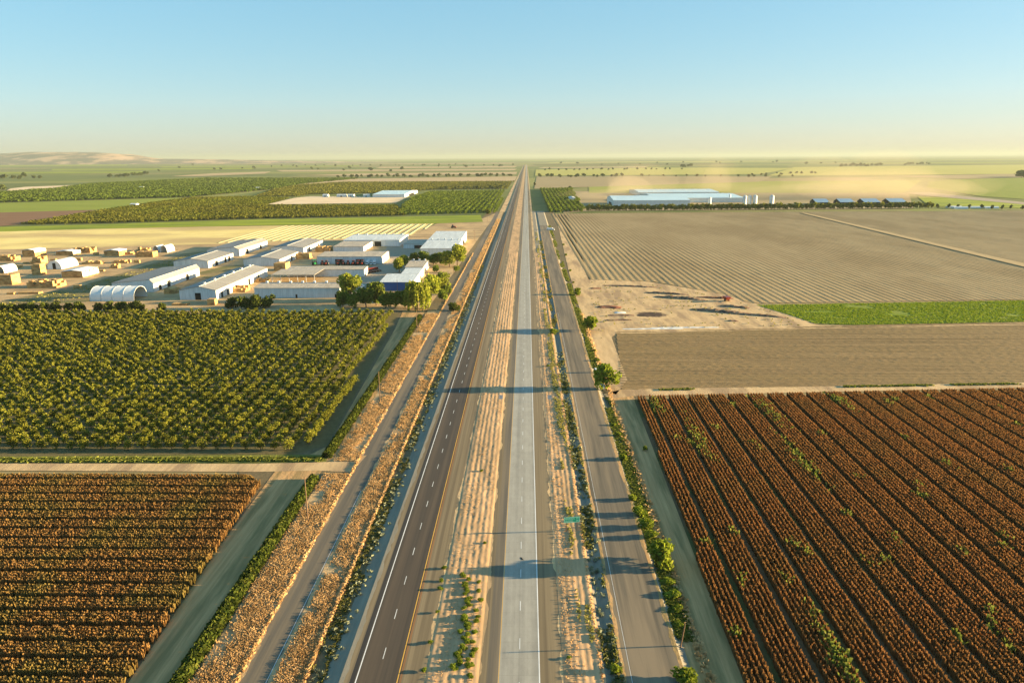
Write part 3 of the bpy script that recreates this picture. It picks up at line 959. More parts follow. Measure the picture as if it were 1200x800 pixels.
# near orchard: 300 nearest trees one by one, the rest as one mass
ot = [tree_parts(4.1, 3.5, 340, .36, M['orchard'], 40 + i, .18, 11, 3) for i in range(5)]
spots = []
yy = min(p[1] for p in ORCH) + 2.2
while yy < max(p[1] for p in ORCH):
    for a, b in spans(ORCH, yy, 1):
        xx = -64.0 - 2.2
        while xx > a:
            if xx < b - 1.5 and xx > -430:
                spots.append((xx + random.gauss(0, .18), yy + random.gauss(0, .18)))
            xx -= 4.7
    yy += 4.7
vis = sorted([s for s in spots if in_frame(s[0], s[1], 2, 0)], key=lambda s: s[0] ** 2 + s[1] ** 2)
single = vis[:285]
ss = set(single)
for x_, y_ in single:
    place_tree('orchard_tree', random.choice(ot), x_, y_, random.uniform(.85, 1.14),
               'low green orchard tree in the nearest rows, facing the crosswise dirt road', 'orchard tree', 'orchard trees in the nearest rows')
rest = [s for s in spots if s not in ss]
vv = []
for x_, y_ in rest:
    s = random.uniform(.85, 1.15)
    l = [(x_ + random.gauss(0, .55), y_ + random.gauss(0, .55), random.uniform(1.9, 3.4) * s, .85 * s, .85 * s, 1.05 * s) for _ in range(6)]
    vv.append(lobe_points(l, 120, .5))
vv = np.concatenate(vv)
v_, f_ = leaf_quads(vv, .56)
obj('orchard_mass', mesh_np('orchard_mass', v_, f_, M['orchard_all']), kind='stuff', label='green orchard rows filling the field behind the nearest trees', cat='orchard')


# far orchards as masses
def far_orchard(poly, pitch_x, pitch_y, h, w, n, size, mat, label, skew=0.0):
    pts = []
    xs = np.arange(min(p[0] for p in poly), max(p[0] for p in poly), pitch_x)
    ys = np.arange(min(p[1] for p in poly), max(p[1] for p in poly), pitch_y)
    X, Y = [q.ravel() for q in np.meshgrid(xs, ys)]
    k = inside(poly, X, Y)
    X, Y = X[k], Y[k]
    S = .8 + .4 * RNG.random(len(X))
    d = RNG.normal(size=(len(X), n, 3)); d /= np.linalg.norm(d, axis=2, keepdims=True)
    d *= (.5 + .5 * RNG.random((len(X), n, 1)))
    p = np.stack([X[:, None] + d[:, :, 0] * w / 2 * S[:, None], Y[:, None] + d[:, :, 1] * w / 2 * S[:, None], h * .58 * S[:, None] + d[:, :, 2] * h * .42 * S[:, None]], -1).reshape(-1, 3)
    v, f = leaf_quads(p, size)
    return obj('orchard_mass', mesh_np('orchard_mass', v, f, mat), kind='stuff', label=label, cat='orchard')


M['orchard_bright'] = leafy('orchard_bright', [(.08, .12, .015), (.14, .18, .025)], .15, .3, 0)
R1 = [P(632, 222), P(670, 222), P(686, 248), P(640, 249.5)]
far_orchard(R1, 8.5, 6.0, 5.5, 6.0, 26, 1.8, M['orchard_bright'], 'small orchard in straight rows right of the highway, far off')
F10 = [P(472, 241), P(482, 234), P(500, 226), P(592, 224), P(583, 249.5), P(482, 252), P(468, 252.5)]
far_orchard(VUP, 10.0, 9.0, 3.6, 7.0, 10, 2.4, leafy('olive_leaf', [(.06, .075, .012), (.11, .115, .02), (.15, .14, .03)], .2, .2, 0), 'olive orchard rows above the sand field on the left')
far_orchard(F10, 9.5, 6.5, 5.0, 6.2, 20, 1.9, M['orchard_bright'], 'far orchard in rows left of the highway')
far_orchard(VINE, 7.5, 6.0, 3.6, 6.0, 15, 1.8, leafy('vine_leaf', [(.05, .065, .010), (.095, .10, .016), (.14, .125, .026)], .3, .2, 0, big=(.10, .12, .015), bigscale=.004),
            'olive green orchard rows in the middle distance on the left')
far_orchard(FOR, 13.0, 11.0, 5.0, 11.0, 11, 3.2, leafy('far_leaf', [(.045, .07, .012), (.085, .12, .018)], .1, .2, 0), 'far green orchard below the hills on the left')

# trees of the hay farm and along the roads -----------------------------------------
def kinds(mat, h, w, n, size, seeds, **k):
    return [tree_parts(h, w, n, size, mat, s, **k) for s in seeds]


T_dark = kinds(M['tree'], 9, 8.5, 1500, .75, (1, 2, 3), trunk_h=.12, nl=12)
T_yel = kinds(M['tree_yellow'], 12, 10, 1900, .75, (4, 5), trunk_h=.2, nl=13)
T_bush = kinds(M['bush'], 3, 3.2, 900, .30, (6, 7, 8), trunk_h=.06, nl=11, limbs=3)
T_hedge = kinds(M['hedge'], 6, 9, 1100, .7, (9, 10), trunk_h=.08, nl=10)
M['wind_leaf'] = leafy('wind_leaf', [(.11, .13, .018), (.20, .20, .035)], .3, .3, .2)
T_wind = kinds(M['wind_leaf'], 12, 13, 170, 2.2, (15, 16, 17), trunk_h=.1, nl=7, limbs=2)
T_far = kinds(M['tree_far'], 12, 14, 130, 2.6, (12, 13, 14), trunk_h=.12, nl=6, limbs=2)


def willow_parts():
    lobes = [(random.uniform(-3.4, 3.4), random.uniform(-3.4, 3.4), random.uniform(8.5, 12), 2.6, 2.6, 2.0) for _ in range(12)]
    p = lobe_points(lobes, 900, .5)
    st = []
    for i in range(150):
        a = random.uniform(0, 6.28); r = random.uniform(2.5, 6.2); z = random.uniform(9, 12.5) - r * .25
        ln = random.uniform(4, 8.5)
        for k in range(9):
            t = k / 8
            st.append((math.cos(a) * (r + t * .5) + random.gauss(0, .15), math.sin(a) * (r + t * .5) + random.gauss(0, .15), max(.4, z - ln * t)))
    v1, f1 = leaf_quads(p, .7); v2, f2 = leaf_quads(np.array(st), .7, vertical=.7, aspect=1.5)
    me = mesh_np('crown', np.concatenate([v1, v2]), np.concatenate([f1, f2 + len(v1)]), M['tree_yellow'])
    segs = [((0, 0, -.1), .45, (0, .2, 3), .35), ((0, .2, 3), .33, (.5, 0, 10), .1)]
    for i in range(5):
        a = i * 1.26
        segs.append(((0, .2, 3), .2, (math.cos(a) * 3.5, math.sin(a) * 3.5, 9), .07))
    return me, tube_mesh(segs, M['bark'])


def at(u, v): return P(u, v)


def tree_h(v_top, v_base):
    return (v_base - v_top) * 92.9 / (v_base - 184) / .96


place_tree('willow_tree', willow_parts(), *at(489, 362), 1.35, 'weeping willow with drooping yellow-green fronds between the hay farm and the frontage road', 'tree')
place_tree('farm_tree', T_yel[0], *at(411, 352), (1.5, 1.5, 1.5), 'big pale yellow-green tree right of the long front shed', 'tree')
for i, (u, v, s, lab) in enumerate([
        (402, 357, .85, 'dark green tree at the left end of the clump behind the orchard'),
        (416, 358, .9, 'dark green tree below the big pale tree'),
        (429, 357, .95, 'dark green tree second right of the big pale tree'),
        (441, 355, 1.2, 'taller tree with a pale top in front of the blue walled shed'),
        (452, 358, .8, 'low dark tree in front of the blue walled shed'),
        (463, 358, .85, 'dark tree between the blue walled shed and the willow'),
        (475, 358, .9, 'dark tree at the left foot of the willow')]):
    place_tree('farm_tree', T_dark[i % 3], *at(u, v + 3), (s * 1.25, s * 1.25, s * 1.4), lab, 'tree')
for i, (u, v, s, kind, lab) in enumerate([
        (505, 350, 1.15, 'y', 'tall pale tree behind the willow'),
        (517, 343, 1.05, 'y', 'pale tree beside the frontage road behind the willow'),
        (519, 352, .7, 'd', 'small dark tree at the road edge right of the willow'),
        (524, 344, .6, 'd', 'shrubby dark tree at the bend of the farm drive'),
        (536, 311, 1.3, 'y', 'tall pale tree in front of the blue-white sheds by the road'),
        (527, 312, 1.0, 'y', 'pale tree next to the tallest one by the blue-white sheds'),
        (518, 309, 1.0, 'd', 'dark tree in the row below the blue-white sheds, nearest the road'),
        (508, 309, .95, 'd', 'dark tree in the middle of the row below the blue-white sheds'),
        (497, 308, 1.0, 'd', 'dark tree left of middle in the row below the blue-white sheds'),
        (486, 308, .9, 'd', 'dark tree at the left end of the row below the blue-white sheds'),
        (468, 318, .85, 'y', 'small pale tree standing alone in the farm yard'),
        (475, 312, .75, 'y', 'small pale tree just behind the lone yard tree'),
        (511, 318, .55, 'd', 'low shrub tree behind the grey roofed house'),
        (572, 251, 1.0, 'd', 'round dark tree at the far corner of the green strip'),
        (535, 318, .5, 'd', 'small shrubby tree by the pole on the frontage road')]):
    place_tree('farm_tree', T_yel[i % 2] if kind == 'y' else T_dark[i % 3], *at(u, v + 1), s * 1.2, lab, 'tree')
place_tree('roadside_tree', T_hedge[0], *at(532, 364), (.85, .85, .9), 'round dark green tree overhanging the left frontage road', 'tree')
for i, (u, v, s, lab) in enumerate([(272, 358, .75, 'leftmost dark bush before the long front shed'), (286, 359, .9, 'dark bush in the middle of the clump before the long sheds'),
                                    (301, 358.5, .95, 'large dark bush before the left end of the front shed'), (315, 357, .85, 'bush with a lit right side before the front shed')]):
    place_tree('farm_bush', T_hedge[i % 2], *at(u, v + 3), (s * 1.2, s * 1.2, s * 1.6), lab, 'bush')
for i, u in enumerate([2, 14, 26, 38, 52, 66, 80, 93, 115, 128, 141, 154, 163]):
    place_tree('hedge_bush', T_hedge[i % 2], *at(u, 365 - u * .008), (.9 + .2 * random.random(), .7, .85 + .25 * random.random()),
               'dark green bush in the hedge line along the back of the orchard', 'bush', 'bushes along the back of the orchard')
place_tree('hedge_bush', T_hedge[0], *at(190, 364), (.66, .62, .9), 'single round bush standing apart behind the orchard', 'bush')
# right roadside
place_tree('roadside_tree', T_bush[0], *at(711, 457), (2.9, 3.4, 3.5), 'bushy green tree at the corner of the right frontage road and the field path', 'tree')
place_tree('roadside_tree', T_bush[1], *at(691, 388), (3.0, 3.6, 2.8), 'wide dark bush by the frontage road below the debris yard', 'tree')
place_tree('roadside_tree', T_bush[2], *at(676, 346), 1.8, 'smaller bush along the ditch above the debris yard', 'tree')
place_tree('roadside_tree', T_bush[0], *at(777, 664), (2.2, 2.4, 2.3), 'round green bush beside the right frontage road and corn', 'bush')
place_tree('roadside_bush', T_bush[1], *at(802, 803), (1.7, 1.4, 1.0), 'brownish bush at the bottom end of the right frontage road', 'bush')
place_tree('roadside_bush', T_bush[2], *at(722, 790), .75, 'small round bush in the ditch at the bottom of the picture', 'bush')
place_tree('roadside_bush', T_bush[0], *at(650, 392), (1.5, 1.5, 1.1), 'green bush on the verge between the highway and the frontage road', 'bush')
place_tree('roadside_bush', T_bush[0], *at(756, 528), .55, 'small yellow-green bush alone on the dirt track beside the corn', 'bush')
for i, (u, v, s) in enumerate([(731, 540, 1.0), (742, 588, .9), (749, 606, 1.25), (756, 620, 1.3), (763, 632, 1.1), (783, 684, .95), (787, 700, 1.1), (793, 716, .9), (797, 735, .8),
                               (720, 500, .6), (724, 512, .7), (668, 318, .8), (663, 300, 1.0), (660, 288, 1.0), (672, 332, .7), (697, 412, .6), (701, 424, .7)]):
    place_tree('roadside_bush', T_bush[i % 3], *at(u, v), (s, s, s * (.8 if v < 670 else .5)), 'low green bush in the weedy line right of the frontage road', 'bush', 'bushes along the right frontage road')
# median shrubs
med = []
for i in range(34):
    v = 676 + 115 * ((i + random.random() * .6) / 34)
    med.append((548 - (v - 676) * .02 + random.gauss(0, 4.5) - (10 if v > 752 else 0) * random.random(), v, random.uniform(.34, .55)))
for v, u in [(686, 562), (697, 561), (708, 561), (720, 560), (727, 561), (733, 559), (745, 558), (757, 557), (766, 556), (772, 555), (784, 552), (797, 550)]:
    med.append((u + random.gauss(0, 1.5), v, random.uniform(.34, .5)))
for u, v, s in med:
    place_tree('median_shrub', T_bush[random.randrange(3)], *at(u, v), (s * 1.0, s * 1.0, s * .55), 'small bright green shrub in the cluster on the sandy median', 'shrub', 'shrubs clustered on the median', z=BED)
for u, v, s, lab in [(521, 669, .45, 'small shrub alone at the left edge of the median, topmost of its line'), (517, 684, .4, 'second shrub from the top along the left edge of the median'), (516, 694, .45, 'shrub at the left edge of the median beside the cluster'),
                     (513, 721, .38, 'tiny shrub at the left median edge halfway down the cluster'), (505, 757, .42, 'shrub at the left median edge below the cluster middle'), (497, 790, .42, 'lowest shrub at the left edge of the median'),
                     (564, 555, .42, 'lone green shrub on the bare median farthest up the road'), (568, 640, .36, 'lone shrub on the right half of the median opposite the sign'),
                     (642, 431, .55, 'small dark shrub on the right shoulder verge'), (667, 775, .36, 'small shrub on the right verge near the bottom')]:
    place_tree('median_shrub', T_bush[random.randrange(3)], *at(u, v), (s * .9, s * .9, s * .52), lab, 'shrub', z=BED)
# tree lines far off
def far_row(n, u0, u1, v0, v1, s0, s1, label, group, jv=.5, prob=1.0):
    for i in range(n):
        t = (i + random.random() * .9) / n
        u = u0 + (u1 - u0) * t; v = v0 + (v1 - v0) * t + random.gauss(0, jv)
        d = P(u, v)
        s = random.uniform(s0, s1)
        place_tree('distant_tree', T_far[i % 3], d[0], d[1], (s * 1.2, s * 1.2, s), label, 'tree', group)


far_row(34, 395, 605, 208.2, 206.4, .9, 1.5, 'dark tree in the long row beyond the tan field left of the highway', 'far tree row left of the highway', .25)
far_row(18, 514, 594, 222.0, 221.0, .5, .9, 'dark tree in the short row above the bright far orchard', 'tree row above the far orchard', .5)
far_row(14, 630, 735, 207.5, 207.2, .9, 1.4, 'dark tree in the far row right of the highway', 'far tree row right of the highway', .3)
far_row(14, 745, 935, 206.5, 207.5, .6, 1.1, 'scattered dark tree along the far dun field', 'scattered far trees on the right', .4)
far_row(14, 984, 1035, 195.5, 194.5, 1.3, 2.4, 'tree in the hazy clump near the right horizon', 'hazy clump near the right horizon', .5)
far_row(6, 798, 812, 196.5, 194.5, 1.5, 2.4, 'tree in the small hazy clump on the far plain', 'small hazy clump on the far plain', .4)
far_row(9, 1058, 1090, 193.5, 192.5, 1.4, 2.2, 'tree in the faint clump farthest right on the plain', 'faint clump at the right', .4)
far_row(4, 1192, 1206, 207, 208, 1.8, 2.6, 'tall dark tree at the right edge of the far green field', 'tall trees at the right edge', .5)
far_row(14, 126, 175, 208.0, 204.5, 1.0, 1.8, 'tree in the scattered rows below the hills', 'trees below the hills', .5)
far_row(7, -4, 50, 210, 208.5, 1.2, 2.2, 'tree at the foot of the hills at the left edge', 'trees at the left edge', .5)
far_row(4, -2, 6, 223.5, 221, 1.1, 1.7, 'dark tree beside the pale sand field at the left edge', 'dark trees by the sand field', .5)
far_row(22, 180, 600, 199.5, 197.0, 1.2, 2.2, 'hazy tree scattered on the far left plain', 'hazy trees on the far left plain', 1.6)
far_row(16, 640, 1000, 192.5, 191.0, 1.2, 2.4, 'hazy tree scattered on the far right plain', 'hazy trees on the far right plain', .9)
far_row(22, 330, 604, 194.5, 193.8, 1.0, 1.9, 'tree in the faint far line just under the left horizon', 'faint far line left of the highway', .35)
far_row(20, 632, 800, 199.6, 198.6, .8, 1.4, 'tree in the thin line between far fields right of the highway', 'thin tree line right of the highway', .3)
far_row(10, 880, 960, 205, 204, .7, 1.2, 'tree along the far lane behind the dust', 'trees along the far lane', .6)
place_tree('distant_tree', T_far[0], *P(626.5, 217), (.8, .8, .8), 'dark tree standing beside the right carriageway far off', 'tree')
place_tree('distant_tree', T_far[1], *P(668, 221.5), (.9, .9, .7), 'dark tree at the top corner of the far right orchard', 'tree')
for i in range(9):
    place_tree('distant_tree', T_far[i % 3], *P(1100 + i * 12.5 + random.gauss(0, 1.5), 243.6 + i * .25), (.42, .42, .62), 'dark tree in the spaced row before the white covers on the right', 'tree', 'spaced trees before the white covers')
# windbreak in front of the dairy
windb = []
for i in range(110):
    u = 690 + 402 * (i / 109); x_, y_ = P(u, 247.6 - (u - 690) * .0085)
    windb.append((x_, y_))
for i, (x_, y_) in enumerate(windb):
    s = random.uniform(.55, .8)
    place_tree('windbreak_tree', T_wind[i % 3], x_, y_, (s * 1.15, s * 1.15, s * 1.25), 'green tree in the long windbreak before the silver dairy roofs', 'tree', 'trees of the long windbreak')
# ================================================================== buildings
def shed(label, x0, x1, y0, y1, h, rise=1.6, axis='y', pos=.5, wall='white_metal', roof='roof_grey', doors=(), name='hay_shed', cat='shed', over=.45, open_front=False, front=None, vents=0):
    cx, cy = (x0 + x1) / 2, (y0 + y1) / 2
    e = empty(name, (cx, cy, 0), label=label, cat=cat)
    a, b = (x1 - x0) / 2, (y1 - y0) / 2
    A, L = (a, b) if axis == 'y' else (b, a)
    r = -A + 2 * A * pos
    ax = 1 if axis == 'y' else 0
    th = .22
    def ht(t):  # underside of the roof at section coordinate t
        return h + rise * ((t + A) / max(.01, r + A) if t < r else (A - t) / max(.01, A - r))
    wm = MB()
    if open_front:
        # posts and a back wall only
        for t in np.linspace(-L + .3, L - .3, 6):
            for s in (-A + .3, A - .3):
                p = (s, t) if axis == 'y' else (t, s)
                wm.box(p[0] - .15, p[0] + .15, p[1] - .15, p[1] + .15, 0, ht(s) - .05)
        obj('post', wm.mesh('post', M['trim']), parent=e)
    else:
        sec = [(-A, 0), (A, 0), (A, h - .03), (r, h + rise - .03), (-A, h - .03)]
        wm.prism(sec, ax, -L, L)
        me = wm.mesh('wall', M[wall])
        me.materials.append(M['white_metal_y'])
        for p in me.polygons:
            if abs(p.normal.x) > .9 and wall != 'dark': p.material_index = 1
        obj('wall', me, parent=e)
    rp = [(-A - over, ht(-A - over) if r > -A else h), (r, h + rise), (A + over, ht(A + over) if r < A else h)]
    if pos <= 0: rp = [(-A - over, h + rise), (A + over, ht(A + over))]
    if pos >= 1: rp = [(-A - over, ht(-A - over)), (A + over, h + rise)]
    poly = rp + [(t, z + th) for t, z in rp[::-1]]
    rm = MB().prism(poly, ax, -L - over, L + over)
    ro = obj('roof', rm.mesh('roof', M[roof]), parent=e)
    if 0 < pos < 1:
        q = MB().prism([(r - .35, h + rise + th - .02), (r + .35, h + rise + th - .02), (r, h + rise + th + .18)], ax, -L - over, L + over)
        obj('ridge_cap', q.mesh('ridge_cap', M['trim']), parent=ro)
    for k in range(vents):
        t = -L + 2 * L * (k + .5) / vents
        c = (r, t) if axis == 'y' else (t, r)
        obj('roof_vent', MB().box(c[0] - .7, c[0] + .7, c[1] - .7, c[1] + .7, h + rise + .1, h + rise + 1.5).mesh('roof_vent', M['white_metal']), parent=ro)
    for side, t0, t1, dh in doors:
        d = MB(); f = MB(); w = .18
        if side in 'FB':
            s = -1 if side == 'F' else 1
            yy = s * b
            d.box(-a + 2 * a * t0, -a + 2 * a * t1, min(yy, yy + s * .06), max(yy, yy + s * .06), .02, dh)
            f.box(-a + 2 * a * t0 - w, -a + 2 * a * t1 + w, min(yy, yy + s * .1), max(yy, yy + s * .1), dh, dh + .2)
        else:
            s = -1 if side == 'L' else 1
            xx = s * a
            d.box(min(xx, xx + s * .06), max(xx, xx + s * .06), -b + 2 * b * t0, -b + 2 * b * t1, .02, dh)
            f.box(min(xx, xx + s * .1), max(xx, xx + s * .1), -b + 2 * b * t0 - w, -b + 2 * b * t1 + w, dh, dh + .2)
        do = obj('door', d.mesh('door', M['dark']), parent=e)  # solid panel painted with the doorway's inner darkness, no opening cut
        obj('door_head', f.mesh('door_head', M['trim']), parent=do)
    if front:
        obj('fascia', MB().box(-a - .1, a + .1, -b - .12, -b - .01, .3, h - .05).mesh('fascia', M[front]), parent=e)
    return e


def bx(ua, ub, v):  # x positions of two photo columns at a base row
    return P(ua, v)[0], P(ub, v)[0]


def yv(v, u=300): return P(u, v)[1]


def yz(u, v, z): return P(u, v, z)[1]


# column sheds (ridge away from the camera)
x0, x1 = bx(212, 254.5, 351)
shed('longest hay shed with half blue half tan roof, standing behind the orchard', x0, x1, yv(351.3, 230), yz(308, 312.7, 7.4), 6.4, 2.4, pos=.56, vents=6, doors=[('R', .08, .11, 4), ('R', .18, .21, 3.5), ('F', .42, .58, 4.6), ('R', .32, .36, 4), ('R', .58, .62, 4.5), ('R', .78, .81, 4.5)])
x0, x1 = bx(132, 180, 342.5)
shed('wide blue roofed hay shed just behind the hoop shelter', x0, x1, yv(342.3, 155), yz(223.6, 312, 7.4), 6.4, 2.2, pos=.93, doors=[('F', .7, .78, 3), ('R', .1, .15, 3.5), ('R', .27, .33, 4.5), ('R', .68, .74, 4.5)], roof='roof_grey')
x0, x1 = bx(204, 244, 314.3)
shed('short hay shed behind the longest one, three dark doors on its sunlit side', x0, x1, yv(314.2, 225), yz(270, 295, 7), 5.8, 2.2, pos=.52, doors=[('R', .26, .36, 4), ('R', .62, .7, 4.5), ('R', .78, .86, 4.5)])
x0, x1 = bx(243, 280.5, 300.3)
shed('hindmost hay shed on the left with a dark blue-grey roof', x0, x1, yv(300.2, 262), yz(305, 280.8, 7.2), 6.2, 2.2, pos=.85, doors=[('R', .22, .3, 4.5), ('R', .7, .77, 4)])
x0, x1 = bx(286, 328, 311.8)
shed('hay shed in the middle of the farm with a tan and blue roof', x0, x1, yv(311.8, 305), yz(346, 293.6, 6.8), 5.8, 2.2, pos=.5, doors=[('R', .58, .66, 4.5)])
x0, x1 = bx(318, 355.5, 297.5)
shed('hindmost middle hay shed, behind the tan and blue roofed one', x0, x1, yv(297.3, 336), yz(374, 280.2, 6.6), 5.6, 2.1, pos=.5, doors=[('R', .25, .31, 4.5), ('R', .72, .78, 4)])
# cross sheds (ridge across the view)
x0, x1 = bx(299, 398.5, 349)
shed('long front shed with a pale tan roof and blue-shaded front wall', x0, x1, yv(349, 350), yz(350, 329, 8.5), 6.6, 1.0, axis='x', pos=.75, roof='roof_grey_x', vents=7, doors=[('F', .94, .97, 2.6), ('F', .48, .5, 2.4), ('F', .2, .22, 2.4), ('R', .3, .6, 4.2)])
x0, x1 = bx(319, 369, 330.5)
shed('open pole barn with flat tan roof between two long sheds', x0, x1, yv(330.5, 345), yv(324, 345), 5.4, .5, axis='x', pos=.9, roof='roof_grey_x', open_front=True, name='pole_barn', cat='barn')
x0, x1 = bx(337, 427, 324.2)
shed('long tan roofed shed in the second row with a dark side door', x0, x1, yv(324.2, 380), yz(380, 310.5, 7) - 2, 5.6, .8, axis='x', pos=.8, roof='roof_grey_x', doors=[('R', .2, .4, 3.6)])
x0, x1 = bx(372, 447.5, 309.3)
shed('machine shed with red farm machines parked along its front', x0, x1, yv(309.3, 410), yz(410, 294, 7.2), 6.4, .9, axis='x', pos=.8, roof='roof_grey_x', doors=[('F', .28, .4, 4.2), ('F', .6, .72, 4.2)])
x0, x1 = bx(391, 426, 295)
shed('small flat tan shed behind the machine shed', x0, x1, yv(295, 408), yv(288.5, 408), 5.0, .5, axis='x', pos=.9, roof='roof_grey_x')
x0, x1 = bx(403, 468.5, 288.6)
shed('long white shed at the back with one wide black doorway', x0, x1, yv(288.6, 436), yv(281.5, 436), 6.4, .7, axis='x', pos=.8, roof='roof_white', vents=6, doors=[('F', .55, .67, 5.0), ('F', .2, .23, 2.6)])
# blue white sheds by the road
x0, x1 = bx(493, 535, 300)
shed('front blue-white metal roofed shed by the frontage road', x0, x1, yv(300, 514), yv(291, 514), 7.0, 1.8, axis='x', pos=.95, roof='roof_white', vents=5, doors=[('R', .3, .6, 4.5)])
x0, x1 = bx(502, 540, 290.7)
shed('rear blue-white metal roofed shed by the frontage road', x0, x1, yv(290.7, 520), yv(281, 520), 8.2, 1.6, axis='x', pos=.95, roof='roof_white', doors=[('R', .3, .6, 4.5)])
x0, x1 = bx(473, 498, 291)
shed('low annex with pale flat roof left of the blue-white sheds', x0, x1, yv(291, 485), yv(285.5, 485), 4.2, .4, axis='x', pos=.9, roof='roof_grey_x', doors=[('F', .5, .85, 3.2)])
x0, x1 = bx(446, 484, 341)
shed('shed with a bright blue front wall among the dark trees', x0, x1, yv(341, 465), yv(331, 465), 6.2, 1.2, axis='x', pos=.8, roof='roof_white', front='blue_wall', doors=[('R', .3, .5, 3)])
x0, x1 = bx(470, 490, 330)
shed('pale house roof stepping up behind the blue walled shed', x0, x1, yv(330, 480), yv(322, 480), 5.2, 1.0, axis='x', pos=.8, roof='roof_white', doors=[('R', .3, .5, 2.5)], name='farm_house', cat='house')
x0, x1 = bx(475, 496, 321)
shed('grey roofed house behind the pale one, with things on its roof', x0, x1, yv(321, 486), yv(313, 486), 5.4, 1.0, axis='x', pos=.8, roof='roof_grey_x', doors=[('R', .3, .5, 2.5)], name='farm_house', cat='house', vents=3)


# hoop shelters
def hoop(label, x0, x1, y0, y1, h, axis, ribs=5, closed=False, name='hoop_shelter'):
    cx, cy = (x0 + x1) / 2, (y0 + y1) / 2
    e = empty(name, (cx, cy, 0), label=label, cat='shelter')
    a, b = (x1 - x0) / 2, (y1 - y0) / 2
    W, L = (a, b) if axis == 'y' else (b, a)
    n = 18
    def arch(r, w): return [(-w * math.cos(math.pi * i / n), r * math.sin(math.pi * i / n) ** .75) for i in range(n + 1)]
    outer = arch(h, W); inner = arch(h - .15, W - .15)
    ax = 1 if axis == 'y' else 0
    m = MB()
    V = []; F = []
    for t in (-L, L):
        for p in outer + inner[::-1]:
            q = list(p); q.insert(ax, t); V.append(tuple(q))
    k = len(outer) * 2
    for i in range(k):
        j = (i + 1) % k
        F.append((i, j, k + j, k + i))
    for base in (0, k):
        for i in range(n): F.append((base + i, base + i + 1, base + k - 2 - i, base + k - 1 - i))
    me = mesh_py('canopy', V, F, M['canvas'])
    bm = bmesh.new(); bm.from_mesh(me); bmesh.ops.recalc_face_normals(bm, faces=bm.faces); bm.to_mesh(me); bm.free()
    obj('canopy', me, parent=e)
    for q in range(ribs):
        t = -L + .1 + (2 * L - .2) * q / (ribs - 1)
        o2, i2 = arch(h + .14, W + .14), arch(h + .02, W + .02)
        mm = MB()
        poly = o2 + i2[::-1]
        V = []; F = []
        for tt in (t - .18, t + .18):
            for p in poly:
                z = list(p); z.insert(ax, tt); V.append(tuple(z))
        for i in range(k):
            j = (i + 1) % k
            F.append((i, j, k + j, k + i))
        for base in (0, k):
            for i in range(n): F.append((base + i, base + i + 1, base + k - 2 - i, base + k - 1 - i))
        obj('rib', mesh_py('rib', V, F, M['trim']), parent=e)
    if closed:
        we = MB().prism([(p[0] * .97, p[1] * .97) for p in outer], ax, -L + .3, -L + .5)
        w = obj('end_wall', we.mesh('end_wall', M['canvas']), parent=e)
        dd = MB()
        if axis == 'y': dd.box(-W * .22, W * .22, -L + .2, -L + .3 - .002, 0, h * .72)
        else: dd.box(-L + .2, -L + .3 - .002, -W * .22, W * .22, 0, h * .72)
        obj('door', dd.mesh('door', M['dark']), parent=w)
    return e


x0, x1 = bx(106.5, 158, 352.5)
hoop('big white hoop shelter with curved ribbed roof, open at the right end', x0, x1, yv(352.8, 130), yv(352.8, 130) + 17, 8.4, 'x', 5)
x0, x1 = bx(55.5, 72, 315.5)
hoop('white hoop shelter with a dark doorway among the hay stacks', x0, x1, yv(315.5, 60), yv(315.5, 60) + 24, 7.2, 'y', 3, closed=True)
x0, x1 = bx(179.5, 186, 296)
hoop('left one of two small white hoop tents near the straw field', x0, x1, yv(296, 183), yv(296, 183) + 14, 6.5, 'y', 3)
x0, x1 = bx(188, 196, 296)
hoop('right one of two small white hoop tents near the straw field', x0, x1, yv(296, 192), yv(296, 192) + 16, 6.8, 'y', 3)
x0, x1 = bx(-6, 5, 320.3)
hoop('white hoop tent cut by the left edge of the frame', x0, x1, yv(320.3, 0), yv(320.3, 0) + 16, 6, 'y', 3)


